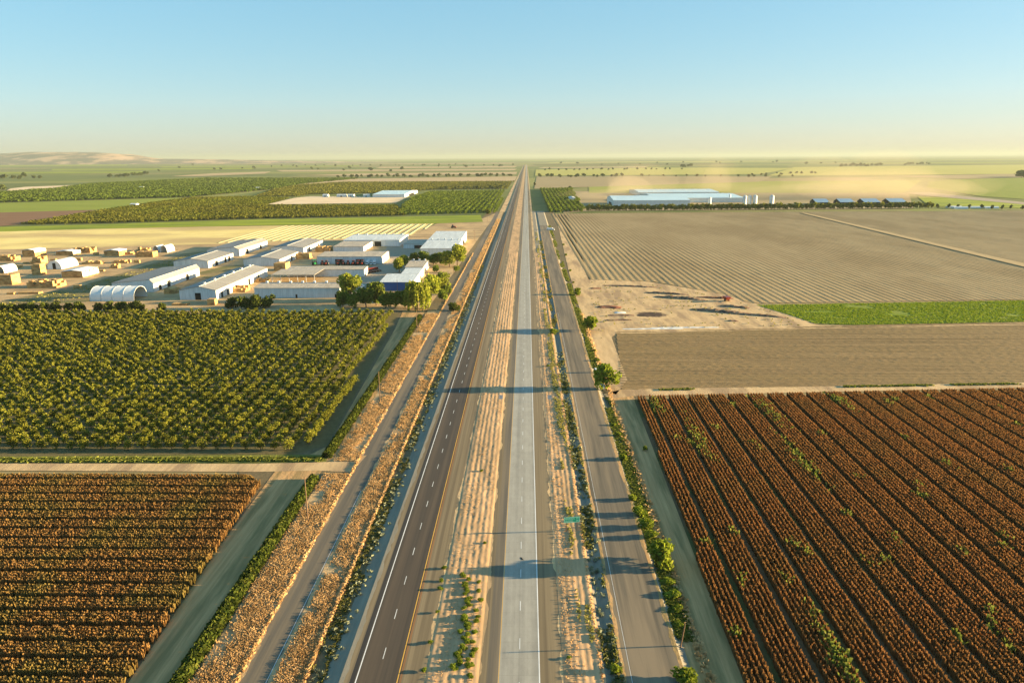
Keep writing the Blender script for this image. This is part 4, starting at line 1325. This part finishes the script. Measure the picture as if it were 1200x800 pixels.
# hay stacks -------------------------------------------------------
def hay_stack(label, u, v, nx, ny, nz, cov=None, ragged=.35, size=(2.4, 2.4, 1.25), name='hay_stack', group=None, rz=0.0):
    """stepped block of big square bales: one mesh, its top courses uneven; cov adds a tarpaulin"""
    x, y = P(u, v)
    e = empty(name, (x, y + ny * size[1] / 2, 0), rz, label=label, cat='hay stack', group=group)
    H = np.full((nx, ny), nz)
    for i in range(nx):
        for j in range(ny):
            if random.random() < ragged: H[i, j] -= random.choice((1, 1, 2))
            if (i in (0, nx - 1)) and random.random() < ragged: H[i, j] -= 1
    H = H.clip(1, nz)
    vs = {}; V = []; F = []
    def vid(i, j, k):
        if (i, j, k) not in vs:
            vs[(i, j, k)] = len(V)
            jx = math.sin(i * 12.9 + j * 78.2 + k * 37.7) * .12; jy = math.sin(i * 39.3 + j * 11.1 + k * 91.7) * .12
            V.append(((i - nx / 2) * size[0] + jx, (j - ny / 2) * size[1] + jy, k * size[2]))
        return vs[(i, j, k)]
    def solid(i, j, k): return 0 <= i < nx and 0 <= j < ny and 0 <= k < H[i, j]
    for i in range(nx):
        for j in range(ny):
            for k in range(H[i, j]):
                for d, q in (((-1, 0, 0), ((0, 0, 0), (0, 0, 1), (0, 1, 1), (0, 1, 0))), ((1, 0, 0), ((1, 0, 0), (1, 1, 0), (1, 1, 1), (1, 0, 1))), ((0, -1, 0), ((0, 0, 0), (1, 0, 0), (1, 0, 1), (0, 0, 1))),
                             ((0, 1, 0), ((0, 1, 0), (0, 1, 1), (1, 1, 1), (1, 1, 0))), ((0, 0, 1), ((0, 0, 1), (1, 0, 1), (1, 1, 1), (0, 1, 1)))):
                    if not solid(i + d[0], j + d[1], k + d[2]):
                        F.append(tuple(vid(i + a, j + b, k + c) for a, b, c in q))
    obj('bales', mesh_py('bales', V, F, M['hay']), parent=e)
    if cov:
        w, l, h = nx * size[0] / 2 + .25, ny * size[1] / 2 + .25, nz * size[2]
        sec = [(-w, h - cov), (-w + .3, h + .15), (0, h + 1.0), (w - .3, h + .15), (w, h - cov), (w - .12, h - cov), (w - .45, h + .03), (0, h + .85), (-w + .45, h + .03), (-w + .12, h - cov)]
        m = MB()
        n = len(sec)
        VV = []; FF = []
        for t in (-l, l): VV += [(p[0], t, p[1]) for p in sec]
        for i in range(n): FF.append((i, (i + 1) % n, n + (i + 1) % n, n + i))
        for b in (0, n):
            for i in range(4): FF.append((b + i, b + i + 1, b + n - 2 - i, b + n - 1 - i))
        me = mesh_py('tarpaulin', VV, FF, M['canvas'])
        obj('tarpaulin', me, parent=e)
    return e


hay_stack('white sheeted hay stack with a shaded brown front, right of the hoop shelter', 85, 325.5, 7, 9, 4, cov=4.2, ragged=0)
hay_stack('white topped stack with a dark front at the back of the stack yard', 34, 301, 5, 7, 5, cov=2.2, ragged=0)
hay_stack('low sheeted stack with a pale top near the straw field', 76, 299.3, 7, 5, 3, cov=2.4, ragged=0)
hay_stack('dark sheeted stack at the edge of the straw field', 96, 296.5, 7, 5, 4, ragged=.5)
hay_stack('brown stack with white sheeting halfway across the yard edge', 131, 300, 6, 6, 4, cov=.5, ragged=.2)
hay_stack('long low brick-red stack beside the small hoop tents', 169, 301.3, 7, 4, 4, ragged=.05)
hay_stack('loose stack behind the long low one', 166, 294, 5, 3, 3, ragged=.7)
hay_stack('square tan stack in the middle of the yard left of the hoop shelter', 43, 322.3, 3, 3, 7, ragged=.05)
hay_stack('orange stack behind the square one, dark on its left', 42, 309.5, 4, 4, 5, ragged=.35)
hay_stack('tall tan stack cut by the left edge', 5, 334, 5, 4, 6, ragged=.15)
hay_stack('low orange stack near the left edge at the back', 7, 306, 6, 4, 4, ragged=.4)
hay_stack('collapsed stack at the dark edge of the yard', 49, 337.5, 9, 5, 4, ragged=.6)
hay_stack('row of broken bales in the yard below the sheeted stacks', 107, 309.5, 7, 3, 2, ragged=.6)
hay_stack('broken low stack right of the row of loose bales', 140, 308.5, 6, 3, 2, ragged=.6)
hay_stack('small lit stack on the dark weeds', 133, 314.5, 3, 2, 3, ragged=.4)
hay_stack('scattered loose hay at the front of the dirt yard', 33, 344.5, 6, 2, 1, ragged=.0)
hay_stack('small heap between two back stacks', 150, 298.3, 4, 3, 2, ragged=.5)
hay_stack('stack with a dark doorway leaning on the farm drive, behind the long shed', 328, 317.5, 4, 5, 5, ragged=.05)
hay_stack('reddish stack behind the tan and blue roofed shed', 355, 303.5, 5, 4, 4, ragged=.25)
hay_stack('lit stack beside the back sheds in front of the straw field', 378, 295.5, 6, 5, 4, ragged=.3)
hay_stack('broken hay by the doors of the longest shed', 277, 342.5, 5, 4, 3, ragged=.6)
hay_stack('scattered bales along the side of the longest shed', 300, 331, 6, 4, 2, ragged=.6)
hay_stack('single upright bale stack beside the front of the longest shed', 247.5, 357.5, 2, 2, 3, ragged=.0)
hay_stack('low spill of bales left of the upright bale stack', 210, 358, 4, 2, 1, ragged=.0)
hay_stack('row of bales lying on the straw beyond the blue roofed shed', 214, 313.5, 5, 2, 2, ragged=.5)
hay_stack('brown bale wall against the blue roofed shed', 198.5, 344.5, 3, 4, 3, ragged=.1)
for i, (u, v) in enumerate([(22, 314), (62, 305), (92, 305.5), (118, 318), (160, 308), (12, 345), (90, 338), (70, 333), (112, 299), (30, 309)]):
    hay_stack('small remnant of broken bales scattered on the open dirt of the stack yard', u, v, 2, 1, 1 if i % 2 else 2, ragged=.0, group='broken bales on the stack yard')


# vehicles ---------------------------------------------------------
WHEEL = {}


def wheel(r, w, parent, x, y, z):
    key = (r, w)
    if key not in WHEEL:
        t = cyl_mesh('tyre', r, r, -w / 2, w / 2, M['tyre'], 14)
        bm = bmesh.new(); bm.from_mesh(t); bmesh.ops.holes_fill(bm, edges=bm.edges); bm.to_mesh(t); bm.free()
        h = cyl_mesh('rim', r * .55, r * .5, -w / 2 - .03, w / 2 + .03, M['trim'], 10)
        WHEEL[key] = (t, h)
    o = obj('wheel', WHEEL[key][0], parent=parent)
    o.location = (x, y, z); o.rotation_euler = (0, R(90), 0)
    obj('rim', WHEEL[key][1], parent=o)


def tractor(x, y, rz, mat, label, sc=1.0, group=None):
    e = empty('tractor', (x, y, 0), rz, sc, label=label, cat='tractor', group=group)
    b = MB().box(-.45, .45, -2.3, .2, .9, 1.75).box(-.55, .55, -.1, 1.5, .8, 1.5)
    obj('body', b.mesh('body', M[mat]), parent=e)
    c = MB().hexa([(-.75, -.05, 1.5), (.75, -.05, 1.5), (.75, 1.4, 1.5), (-.75, 1.4, 1.5), (-.65, .1, 2.8), (.65, .1, 2.8), (.65, 1.3, 2.8), (-.65, 1.3, 2.8)])
    cb = obj('cab', c.mesh('cab', M['glass']), parent=e)
    obj('cab_roof', MB().box(-.8, .8, -.05, 1.5, 2.8, 2.98).mesh('cab_roof', M[mat]), parent=cb)
    obj('exhaust', MB().box(-.06, .06, -1.1, -.98, 1.75, 2.9).mesh('exhaust', M['tyre']), parent=e)
    for s in (-1, 1):
        wheel(.9, .55, e, s * .95, .9, .9); wheel(.55, .4, e, s * .8, -1.7, .55)
    return e


def truck(x, y, rz, mat, label, ln=8.0, box=True, name='truck', cat='truck', group=None):
    e = empty(name, (x, y, 0), rz, label=label, cat=cat, group=group)
    cab = MB().hexa([(-1.15, -ln / 2, .6), (1.15, -ln / 2, .6), (1.15, -ln / 2 + 2.1, .6), (-1.15, -ln / 2 + 2.1, .6), (-1.1, -ln / 2 + .35, 2.6), (1.1, -ln / 2 + .35, 2.6), (1.1, -ln / 2 + 2.1, 2.6), (-1.1, -ln / 2 + 2.1, 2.6)])
    co = obj('cab', cab.mesh('cab', M[mat]), parent=e)
    obj('windscreen', MB().hexa([(-1.0, -ln / 2 + .16, 1.55), (1.0, -ln / 2 + .16, 1.55), (1.0, -ln / 2 + .3, 1.55), (-1.0, -ln / 2 + .3, 1.55), (-.95, -ln / 2 + .30, 2.4), (.95, -ln / 2 + .30, 2.4), (.95, -ln / 2 + .42, 2.4), (-.95, -ln / 2 + .42, 2.4)]).mesh('windscreen', M['glass']), parent=co)
    obj('chassis', MB().box(-.5, .5, -ln / 2 + .3, ln / 2, .55, .85).mesh('chassis', M['tyre']), parent=e)
    obj('load_box' if box else 'load_bed', MB().box(-1.25, 1.25, -ln / 2 + 2.3, ln / 2, .86, 3.4 if box else 1.35).mesh('load_box', M['white_paint_body' if box else mat]), parent=e)
    for s in (-1, 1):
        for yy in (-ln / 2 + 1.1, ln / 2 - 1.2): wheel(.5, .35, e, s * 1.0, yy, .5)
    return e


def implement(x, y, rz, label, group=None):
    e = empty('farm_trailer', (x, y, 0), rz, label=label, cat='trailer', group=group)
    obj('deck', MB().box(-1.3, 1.3, -4.5, 4.5, .95, 1.2).mesh('deck', M['red_rubble']), parent=e)
    obj('end_rack', MB().box(-1.3, 1.3, 4.35, 4.5, 1.2, 2.7).mesh('end_rack', M['red']), parent=e)
    obj('drawbar', MB().box(-.1, .1, -6.2, -4.5, .7, .9).mesh('drawbar', M['tyre']), parent=e)
    for s in (-1, 1):
        for yy in (-3.2, 3.2): wheel(.5, .3, e, s * 1.15, yy, .5)
    return e


for i, u in enumerate([378, 382.5, 396, 402.5, 408, 414, 419.5, 424.5]):
    x_, y_ = P(u, 310.6)
    tractor(x_, y_, random.uniform(-.3, .3), 'red', 'red tractor parked in the row along the front of the machine shed', 1.35, 'red tractors in front of the machine shed')
x_, y_ = P(369, 311)
tractor(x_, y_, .4, 'green', 'bright green tractor at the left end of the machine shed', 1.7)
for i, u in enumerate([431, 435.5, 439]):
    x_, y_ = P(u, 309.8)
    truck(x_, y_, .1 * i, 'white_paint_body', 'white truck parked at the right end of the machine shed', 7.5, i != 1, group='white trucks at the machine shed')
for i, u in enumerate([431, 434, 437, 440, 443.5]):
    x_, y_ = P(u, 319.5 - i * .5)
    implement(x_, y_, .5, 'red-brown flat trailer in the slanting row right of the second row shed', 'flat trailers in the yard')
x_, y_ = P(489, 290.2)
truck(x_ - 2, y_ - 4, 1.4, 'red', 'dark red truck in front of the low annex', 9, False)
x_, y_ = P(531.5, 267.3)
tractor(x_, y_, 1.2, 'red', 'red tractor alone on the bare ground past the film rows', 1.5)
x_, y_ = P(643.5, 270)
truck(x_ + 2, y_, R(80), 'white_paint_body', 'white box truck crossing at the end of the right frontage road', 9.5)
x_, y_ = P(424.5, 337)
truck(x_, y_, 0, 'white_paint_body', 'small white truck half hidden beside the big pale tree', 6, False)
# red grain cart on the spoil heap
x_, y_ = P(851.5, 352.8)
e = empty('grain_cart', (x_, y_, 0), .3, .85, label='dark red grain cart standing on the end of the spoil heap', cat='cart')
obj('hopper', MB().hexa([(-1.2, -1.8, 1.1), (1.2, -1.8, 1.1), (1.2, 1.8, 1.1), (-1.2, 1.8, 1.1), (-2.1, -2.8, 3.6), (2.1, -2.8, 3.6), (2.1, 2.8, 3.6), (-2.1, 2.8, 3.6)]).mesh('hopper', M['red']), parent=e)
obj('drawbar', MB().box(-.12, .12, -4.6, -1.5, .8, 1.1).mesh('drawbar', M['red']), parent=e)
for s in (-1, 1): wheel(.9, .6, e, s * 1.5, 0, .9)


# debris heaps -----------------------------------------------------
def heap(label, u, v, lx, ly, h, mat, rz=0.0, name='rubble_heap', cat='heap', seed=None):
    x, y = P(u, v)
    nx, ny = max(8, int(lx / .9)), max(6, int(ly / .8))
    s = random.random() * 99
    V = np.zeros((nx, ny, 3))
    for i in range(nx):
        for j in range(ny):
            a, b = i / (nx - 1) * 2 - 1, j / (ny - 1) * 2 - 1
            e = max(0, 1 - abs(a) ** 3) * max(0, 1 - b * b)
            z = h * e * (.25 + 1.3 * float(fbm(i * .55 + s, j * .5 + s, 3))) - .06
            V[i, j] = (a * lx / 2 + .35 * math.sin(j * 3.1 + s), b * ly / 2 * (.8 + .4 * float(vnoise(i * .3 + s, 3.3))), z)
    me = mesh_np(name, V.reshape(-1, 3), grid_faces(nx, ny), M[mat])
    o = obj(name, me, label=label, cat=cat)
    o.scale = (1, 1, .55)
    o.location = (x, y, .02); o.rotation_euler = (0, 0, rz)
    return o


heap('long ridge of broken soil along the edge of the row field, upper left part', 738, 335.5, 40, 5, 1.8, 'rubble', -.22)
heap('long spoil ridge in the middle of the upper yard edge', 781, 344, 30, 5, 2.2, 'rubble', -.32)
heap('dark-sided spoil ridge behind the bare yard', 797, 349.5, 34, 6, 3.0, 'rubble', -.40)
heap('reddish spoil ridge running up to the grain cart', 838, 349, 24, 5, 2.0, 'red_rubble', -.2)
heap('weedy heap below the grain cart', 861, 359.5, 18, 6, 2.2, 'rubble', -.5)
heap('big weedy spoil heap in the right half of the yard', 843, 365, 34, 8, 2.6, 'rubble', -.48)
heap('low long heap pointing at the green field', 890, 369.5, 30, 5, 2.0, 'rubble', -.40)
heap('small tuft heap at the bottom right of the yard', 859, 376, 6, 4, 1.4, 'rubble')
heap('red-brown junk heap in the left part of the yard', 714, 360, 15, 8, 2.0, 'red_rubble', -.2)
heap('junk heap at the bottom left of the yard', 724, 375, 16, 4, 1.3, 'rubble', .1)
heap('low heap with yellow weeds below the white heap', 728, 369.5, 16, 4, 1.3, 'rubble')
heap('small reddish heap near the top left corner of the yard', 698, 338, 8, 5, 1.2, 'red_rubble')
heap('small white heap of plastic in the left part of the yard', 727, 366.3, 7, 4, 1.2, 'plastic', name='plastic_heap')
heap('dark burnt heap in the middle of the yard', 755, 369.8, 9, 5, .9, 'ash', -.1, name='burnt_heap')
heap('long strip of white plastic lying on the lower yard edge, left piece', 765, 385.2, 34, 2.4, .7, 'plastic', .02, name='plastic_strip', cat='plastic sheet')
heap('long strip of white plastic lying on the lower yard edge, right piece', 803, 383.8, 38, 2.6, .8, 'plastic', .03, name='plastic_strip', cat='plastic sheet')
def burnt():
    m, nt, b = newmat('burnt_soil')
    tc = nt.nodes.new('ShaderNodeTexCoord')
    gr = nt.nodes.new('ShaderNodeTexGradient'); gr.gradient_type = 'SPHERICAL'
    mp = nt.nodes.new('ShaderNodeMapping'); mp.inputs['Scale'].default_value = (1 / 15, 1 / 13, 1)
    nt.links.new(tc.outputs['Object'], mp.inputs[0]); nt.links.new(mp.outputs[0], gr.inputs[0])
    ad = nt.nodes.new('ShaderNodeMath'); ad.operation = 'MULTIPLY_ADD'
    nt.links.new(noise(nt, (.35, .35, .35), 5, .7), ad.inputs[0]); ad.inputs[1].default_value = .9
    nt.links.new(gr.outputs['Fac'], ad.inputs[2])
    f = ramp(nt, ad.outputs[0], [(0, 0, 0), (1, 1, 1)], (.80, 1.3))
    c = mix(nt, f, ramp(nt, noise(nt, (.5, .08, .5), 5, .65), [(.50, .34, .17), (.64, .45, .24)]), (.07, .045, .035))
    nt.links.new(c, b.inputs['Base Color'])
    V = [(15 * math.cos(t * .2618), 13 * math.sin(t * .2618), 0) for t in range(24)]
    o = obj('burnt_ground', mesh_py('burnt_ground', V, [tuple(range(24))], m), kind='structure')
    o.location = (*P(763, 368.5), .06)


burnt()
# litter by the corner tree
for u, v, lab in [(699, 438, 'blue-white bin beside the tree at the path corner'), (706, 457, 'pale blue bin at the foot of the tree at the path corner')]:
    x_, y_ = P(u, v)
    e = empty('rubbish_bin', (x_, y_, BED), .2, 1.3, label=lab, cat='bin')
    obj('bin_body', MB().hexa([(-.4, -.4, 0), (.4, -.4, 0), (.4, .4, 0), (-.4, .4, 0), (-.55, -.55, 1.25), (.55, -.55, 1.25), (.55, .55, 1.25), (-.55, .55, 1.25)]).mesh('bin_body', plain('bin_paint', (.35, .5, .62))), parent=e)
    obj('bin_lid', MB().hexa([(-.6, -.6, 1.26), (.6, -.6, 1.26), (.6, .6, 1.26), (-.6, .6, 1.26), (-.5, -.5, 1.4), (.5, -.5, 1.4), (.5, .5, 1.4), (-.5, .5, 1.4)]).mesh('bin_lid', M['white_paint_body']), parent=e)

# dairy on the right ----------------------------------------------------------------
x0, x1 = bx(716, 772, 242.5)
shed('long silver-blue dairy barn at the left end of the dairy', x0 + 6, x1 + 60, yv(242, 740), yv(237.5, 740), 11, 5.0, axis='x', pos=.6, roof='roof_silver', name='dairy_barn', cat='barn', doors=[('L', .3, .7, 5)])
x0, x1 = bx(770, 862, 239)
shed('wide silver dairy barn with a row of small white roof vents', x0, x1 + 30, yv(237.5, 800), yv(231.5, 800), 9, 4, axis='x', pos=.5, roof='roof_silver', name='dairy_barn', cat='barn', vents=14)
x0, x1 = bx(762, 868, 235)
shed('hindmost dairy barn showing only its pale roof', x0, x1, yv(230, 800), yv(226, 800), 9, 3.5, axis='x', pos=.5, roof='roof_silver', name='dairy_barn', cat='barn', vents=16)
for u0, u1, lab in [(955, 971, 'leftmost of four blue roofed barns behind the windbreak'), (984, 1001, 'second from left of four blue roofed barns behind the windbreak'),
                    (1013, 1032, 'third from left of four blue roofed barns behind the windbreak'), (1044, 1064, 'rightmost of four blue roofed barns behind the windbreak')]:
    x0, x1 = bx(u0, u1, 239.5)
    shed(lab, x0, x1, yv(239.5, 1010), yv(238.2, 1010), 4.0, 5.5, axis='x', pos=.6, wall='dark', roof='roof_blue', name='dairy_barn', cat='barn', doors=[('F', .1, .9, 4.0)])  # walls painted near-black for the shade of open gables and gaps


def silo(u, v, r, h, lab):
    x, y = P(u, v)
    e = empty('silo', (x, y, 0), label=lab, cat='silo')
    obj('drum', cyl_mesh('drum', r, r, 0, h, M['white_metal'], 20), parent=e)
    obj('cone_roof', cyl_mesh('cone_roof', r * 1.04, r * 1.0, h + .01, h + .3, M['trim'], 20, cone=r * .7), parent=e)
    obj('ladder', MB().box(-r - .25, -r - .02, -.3, .3, .3, h).mesh('ladder', M['trim']), parent=e)


for u, v, r, h, lab in [(831.5, 240.5, 3.0, 13, 'slim white silo standing alone in front of the dairy roofs'), (855, 237, 1.6, 15, 'thin white pipe-like silo behind the dairy roof'),
                        (872.5, 239.5, 3.6, 15, 'left white silo of the group of three'), (878, 239.2, 3.6, 14.5, 'middle white silo of the group of three'), (884.5, 239.2, 4.0, 15, 'right white silo of the group of three'),
                        (904, 240, 4.2, 16, 'white silo standing alone right of the group of three')]:
    silo(u, v, r, h, lab)
# white covers and shed in the far right
for i, (u, v) in enumerate([(1118, 243.6), (1143, 244.0), (1161, 244.2), (1125, 244.5)]):
    x_, y_ = P(u, v)
    e = empty('silage_clamp', (x_, y_, 0), label='low white covered silage clamp behind the spaced trees', cat='silage clamp', group='white silage clamps')
    obj('cover', MB().prism([(-4, 0), (4, 0), (3, 2.6), (0, 3.4), (-3, 2.6)], 0, -12, 12).mesh('cover', M['canvas']), parent=e)
    obj('end_wall', MB().box(-12.6, -12.1, -4.3, 4.3, 0, 2.9).mesh('end_wall', M['trim']), parent=e)
x0, x1 = bx(667.5, 673, 236)
shed('small white shed at the right side of the far orchard', x0, x1 + 2, yv(236, 670), yv(234.5, 670), 7, 1.2, axis='y', pos=.5, roof='roof_white', doors=[('F', .35, .65, 3)], name='pump_shed')
x0, x1 = bx(437, 474, 231.5)
shed('blue roofed long barn at the end of the sand field, far left of the highway', x0, x1, yv(231.5, 455), yv(226.5, 455), 7, 3.5, axis='x', pos=.6, roof='roof_silver', name='far_barn', cat='barn', doors=[('R', .3, .7, 5)])
for i, (u, w_, lab) in enumerate([(381, 12, 'leftmost white trailer shed at the top of the sand field'), (400, 22, 'widest white trailer shed at the top of the sand field'), (411, 14, 'grey white shed between the other trailer sheds'), (429, 14, 'white shed nearest the blue roofed long barn')]):
    x_, y_ = P(u, 231)
    shed(lab, x_ - w_ / 2, x_ + w_ / 2, y_, y_ + 14, 5, 1.5, axis='x', pos=.5, roof='roof_white', name='far_shed', doors=[('F', .4, .6, 3)])
for i, (u, v, lab) in enumerate([(165, 221, 'tiny white shed in the far green orchard'), (301.5, 221.8, 'tiny white shed by the bare trees in the far orchard'), (156, 242, 'tiny pale shed in the light green field')]):
    x_, y_ = P(u, v)
    shed(lab, x_ - 6, x_ + 6, y_, y_ + 12, 4.5, 1.2, axis='x', pos=.5, roof='roof_white', name='far_shed', doors=[('F', .4, .6, 3)])


# poles, signs ----------------------------------------------------------------------
def pole(u, v, h, label, arms=1, lean=0.0):
    x, y = P(u, v)
    e = empty('utility_pole', (x, y, 0), label=label, cat='utility pole')
    m = cyl_mesh('pole', .17, .11, 0, h, M['wood'], 8)
    obj('pole', m, parent=e)
    e.rotation_euler = (0, lean, 0)
    for k in range(arms):
        a = obj('crossarm', MB().box(-1.25, 1.25, -.14, .0, h - .75 - k * 1.1, h - .6 - k * 1.1).mesh('crossarm', M['wood']), parent=e)
        for s in (-1.1, -.45, .45, 1.1):
            obj('insulator', MB().box(s - .05, s + .05, -.12, -.02, h - .6 - k * 1.1, h - .38 - k * 1.1).mesh('insulator', M['glass']), parent=a)


pole(361, 609, 12, 'wooden utility pole beside the shaded dirt track near the field crossing', 0)
pole(445.5, 472, 12.5, 'wooden utility pole on the dry bank halfway along the orchard', 0)
pole(488.5, 383, 12, 'utility pole with a crossarm at the far corner of the orchard', 2)
pole(531.5, 320, 13, 'utility pole by the tall pale tree at the frontage road', 1)
pole(556, 282, 12, 'utility pole beside the left frontage road past the farm', 1)
pole(571, 260, 12, 'farthest utility pole beside the left frontage road', 1)
pole(797, 760, 5.5, 'short leaning bare pole in the weeds at the lower end of the right frontage road', 0, .12)
pole(466, 345, 10, 'thin pole among the dark trees in front of the blue walled shed', 0)

# the green sign: two posts, a panel with a pale border and two rows of white lettering too far off to read
sx, sy = P(670, 622, BED)
e = empty('road_sign', (sx, sy, BED), R(10), label='green road sign on two posts beside the right carriageway', cat='road sign')
M['sign_green'] = plain('sign_green', (.0, .20, .15), .4, 0, .04)
W2, z0s, z1s = 2.0, 2.35, 3.85
pn = obj('panel', MB().box(-W2, W2, -.03, .03, z0s, z1s).mesh('panel', M['sign_green']), parent=e)
bd = MB(); t = .09
bd.box(-W2 + .03, W2 - .03, -.036, -.0305, z1s - t - .03, z1s - .03); bd.box(-W2 + .03, W2 - .03, -.036, -.0305, z0s + .03, z0s + t + .03)
bd.box(-W2 + .03, -W2 + .03 + t, -.0355, -.0305, z0s + t + .03, z1s - t - .03); bd.box(W2 - .03 - t, W2 - .03, -.0355, -.0305, z0s + t + .03, z1s - t - .03)
M['sign_white'] = plain('sign_white', (.32, .62, .54), .5, 0, .04)
obj('border', bd.mesh('border', M['sign_white']), parent=pn)
lt = MB()
for row, (zb, n) in enumerate(((3.2, 9), (2.55, 8))):
    xx = -W2 + .35
    for k in range(n):
        w = random.choice((.17, .2, .22))
        lt.box(xx, xx + .06, -.036, -.0305, zb, zb + .42)
        if k % 3 != 1: lt.box(xx + .06, xx + w, -.0358, -.0305, zb + (.34 if k % 2 else .0), zb + (.42 if k % 2 else .09))
        if k % 2: lt.box(xx + .06, xx + w - .03, -.0358, -.0305, zb + .17, zb + .25)
        xx += w + .07
    for xx in (1.15, 1.45):
        lt.box(xx, xx + .07, -.036, -.0305, zb, zb + .42); lt.box(xx + .07, xx + .2, -.0358, -.0305, zb + .33, zb + .42)
obj('lettering', lt.mesh('lettering', M['sign_white']), parent=pn)
for s in (-1.35, 1.35):
    obj('post', MB().box(s - .09, s + .09, .035, .2, -.1, z1s - .1).mesh('post', M['wood']), parent=e)
# small sign backs either side of the right carriageway
for u, v, lab in [(587, 470, 'small pale sign on the median edge seen from behind'), (644, 470, 'small pale sign on the right verge seen from behind')]:
    x_, y_ = P(u, v, BED)
    e = empty('small_sign', (x_, y_, BED), 0, label=lab, cat='road sign')
    obj('plate', MB().box(-.75, .75, 0, .04, .9, 2.5).mesh('plate', plain('sign_back', (.5, .55, .6), .5, .3)), parent=e)
    obj('post', MB().box(-.05, .05, .045, .13, -.1, 2.4).mesh('post', M['trim']), parent=e)
# dark scrap of tyre on the concrete
x_, y_ = P(611.5, 657.5, BED)
o = heap('black scrap of tyre lying on the concrete lane', 611.5, 657.5, .45, 1.2, .12, 'tyre', .4, name='tyre_scrap', cat='tyre scrap')
o.location.z = BED + .05

# ================================================================== air, light, sky
SUN_EL, SUN_AZ = 8.0, 86.0   # azimuth clockwise from +Y


def volume(name, density, color, aniso=0.0):
    m = bpy.data.materials.new(name)
    m.use_nodes = True
    nt = m.node_tree
    nt.nodes.remove(nt.nodes['Principled BSDF'])
    v = nt.nodes.new('ShaderNodeVolumePrincipled')
    v.inputs['Density'].default_value = density
    v.inputs['Color'].default_value = _rgb(color)
    v.inputs['Anisotropy'].default_value = aniso
    nt.links.new(v.outputs[0], nt.nodes['Material Output'].inputs['Volume'])
    return m


obj('haze', MB().box(-78000, 78000, -6000, 80000, -8, 225).mesh('haze', volume('haze', 4.0e-5, (.385, .455, .42), .1)), kind='stuff', label='warm evening haze over the plain', cat='haze')


def dust(u, v, rx, ry, rz, den):
    x, y = P(u, v)
    me = bpy.data.meshes.new('dust')
    bm = bmesh.new(); bmesh.ops.create_icosphere(bm, subdivisions=4, radius=1.0)
    for vt in bm.verts:
        n = float(fbm(vt.co.x * 2 + 9 + u, vt.co.y * 2 + vt.co.z * 1.7 + 5, 3))
        vt.co *= .75 + .5 * n
        vt.co.x *= rx; vt.co.y *= ry; vt.co.z *= rz
    bm.to_mesh(me); bm.free()
    me.materials.append(volume('dust', den, (.84, .70, .50)))
    o = obj('dust', me, kind='stuff', label='tan dust cloud drifting low over the dairy', cat='dust')
    o.location = (x, y, rz * .35)


for q in [(1010, 232, 150, 70, 34, .0030), (1030, 229, 210, 90, 46, .0018), (1078, 229, 150, 70, 30, .0022), (1060, 232, 110, 50, 20, .0026), (960, 232, 200, 80, 24, .0016), (1000, 226, 330, 120, 44, .0010), (985, 233, 60, 40, 26, .0024),
          (860, 229, 330, 80, 22, .0010), (800, 228, 200, 70, 24, .0010), (738, 228, 60, 45, 34, .0052), (752, 224, 110, 60, 56, .0026), (712, 233, 80, 50, 14, .003), (725, 232, 140, 60, 20, .0014), (838, 224, 40, 35, 56, .0042), (832, 220, 80, 50, 70, .0018), (960, 222, 120, 60, 70, .0018), (1035, 218, 160, 70, 80, .0016)]:
    dust(*q[:5], q[5] * .6)

sd = bpy.data.lights.new('sun', 'SUN')
sd.energy = 5.0
sd.angle = R(.6)
sd.color = (1.0, .74, .39)
so = bpy.data.objects.new('sun', sd)
COL.objects.link(so)
ce = math.cos(R(SUN_EL))
dvec = Vector((math.sin(R(SUN_AZ)) * ce, math.cos(R(SUN_AZ)) * ce, math.sin(R(SUN_EL))))
so.rotation_euler = dvec.to_track_quat('Z', 'Y').to_euler()

w = bpy.data.worlds.new('World')
SC.world = w
w.use_nodes = True
nt = w.node_tree
sky = nt.nodes.new('ShaderNodeTexSky')
sky.sky_type = 'NISHITA'
sky.sun_disc = False
sky.sun_elevation = R(SUN_EL)
sky.sun_rotation = R(SUN_AZ)
sky.altitude = 100
sky.air_density = 1.0
sky.dust_density = 0.6
sky.ozone_density = 4.0
bg = nt.nodes['Background']
gm = nt.nodes.new('ShaderNodeGamma')
gm.inputs[1].default_value = .4
nt.links.new(sky.outputs[0], gm.inputs[0])
hs = nt.nodes.new('ShaderNodeHueSaturation')
hs.inputs['Hue'].default_value = .49
hs.inputs['Saturation'].default_value = 1.5
nt.links.new(gm.outputs[0], hs.inputs['Color'])
nt.links.new(hs.outputs[0], bg.inputs[0])
bg.inputs[1].default_value = .103

SC.view_settings.view_transform = 'Standard'
SC.view_settings.look = 'None'
SC.view_settings.exposure = 2.42
SC.view_settings.gamma = 1.0
SC.view_settings.use_curve_mapping = False
SC.cycles.max_bounces = 5
SC.cycles.diffuse_bounces = 2
SC.cycles.glossy_bounces = 2
SC.cycles.transmission_bounces = 3
SC.cycles.volume_bounces = 0
SC.cycles.volume_max_steps = 64
SC.cycles.use_denoising = True
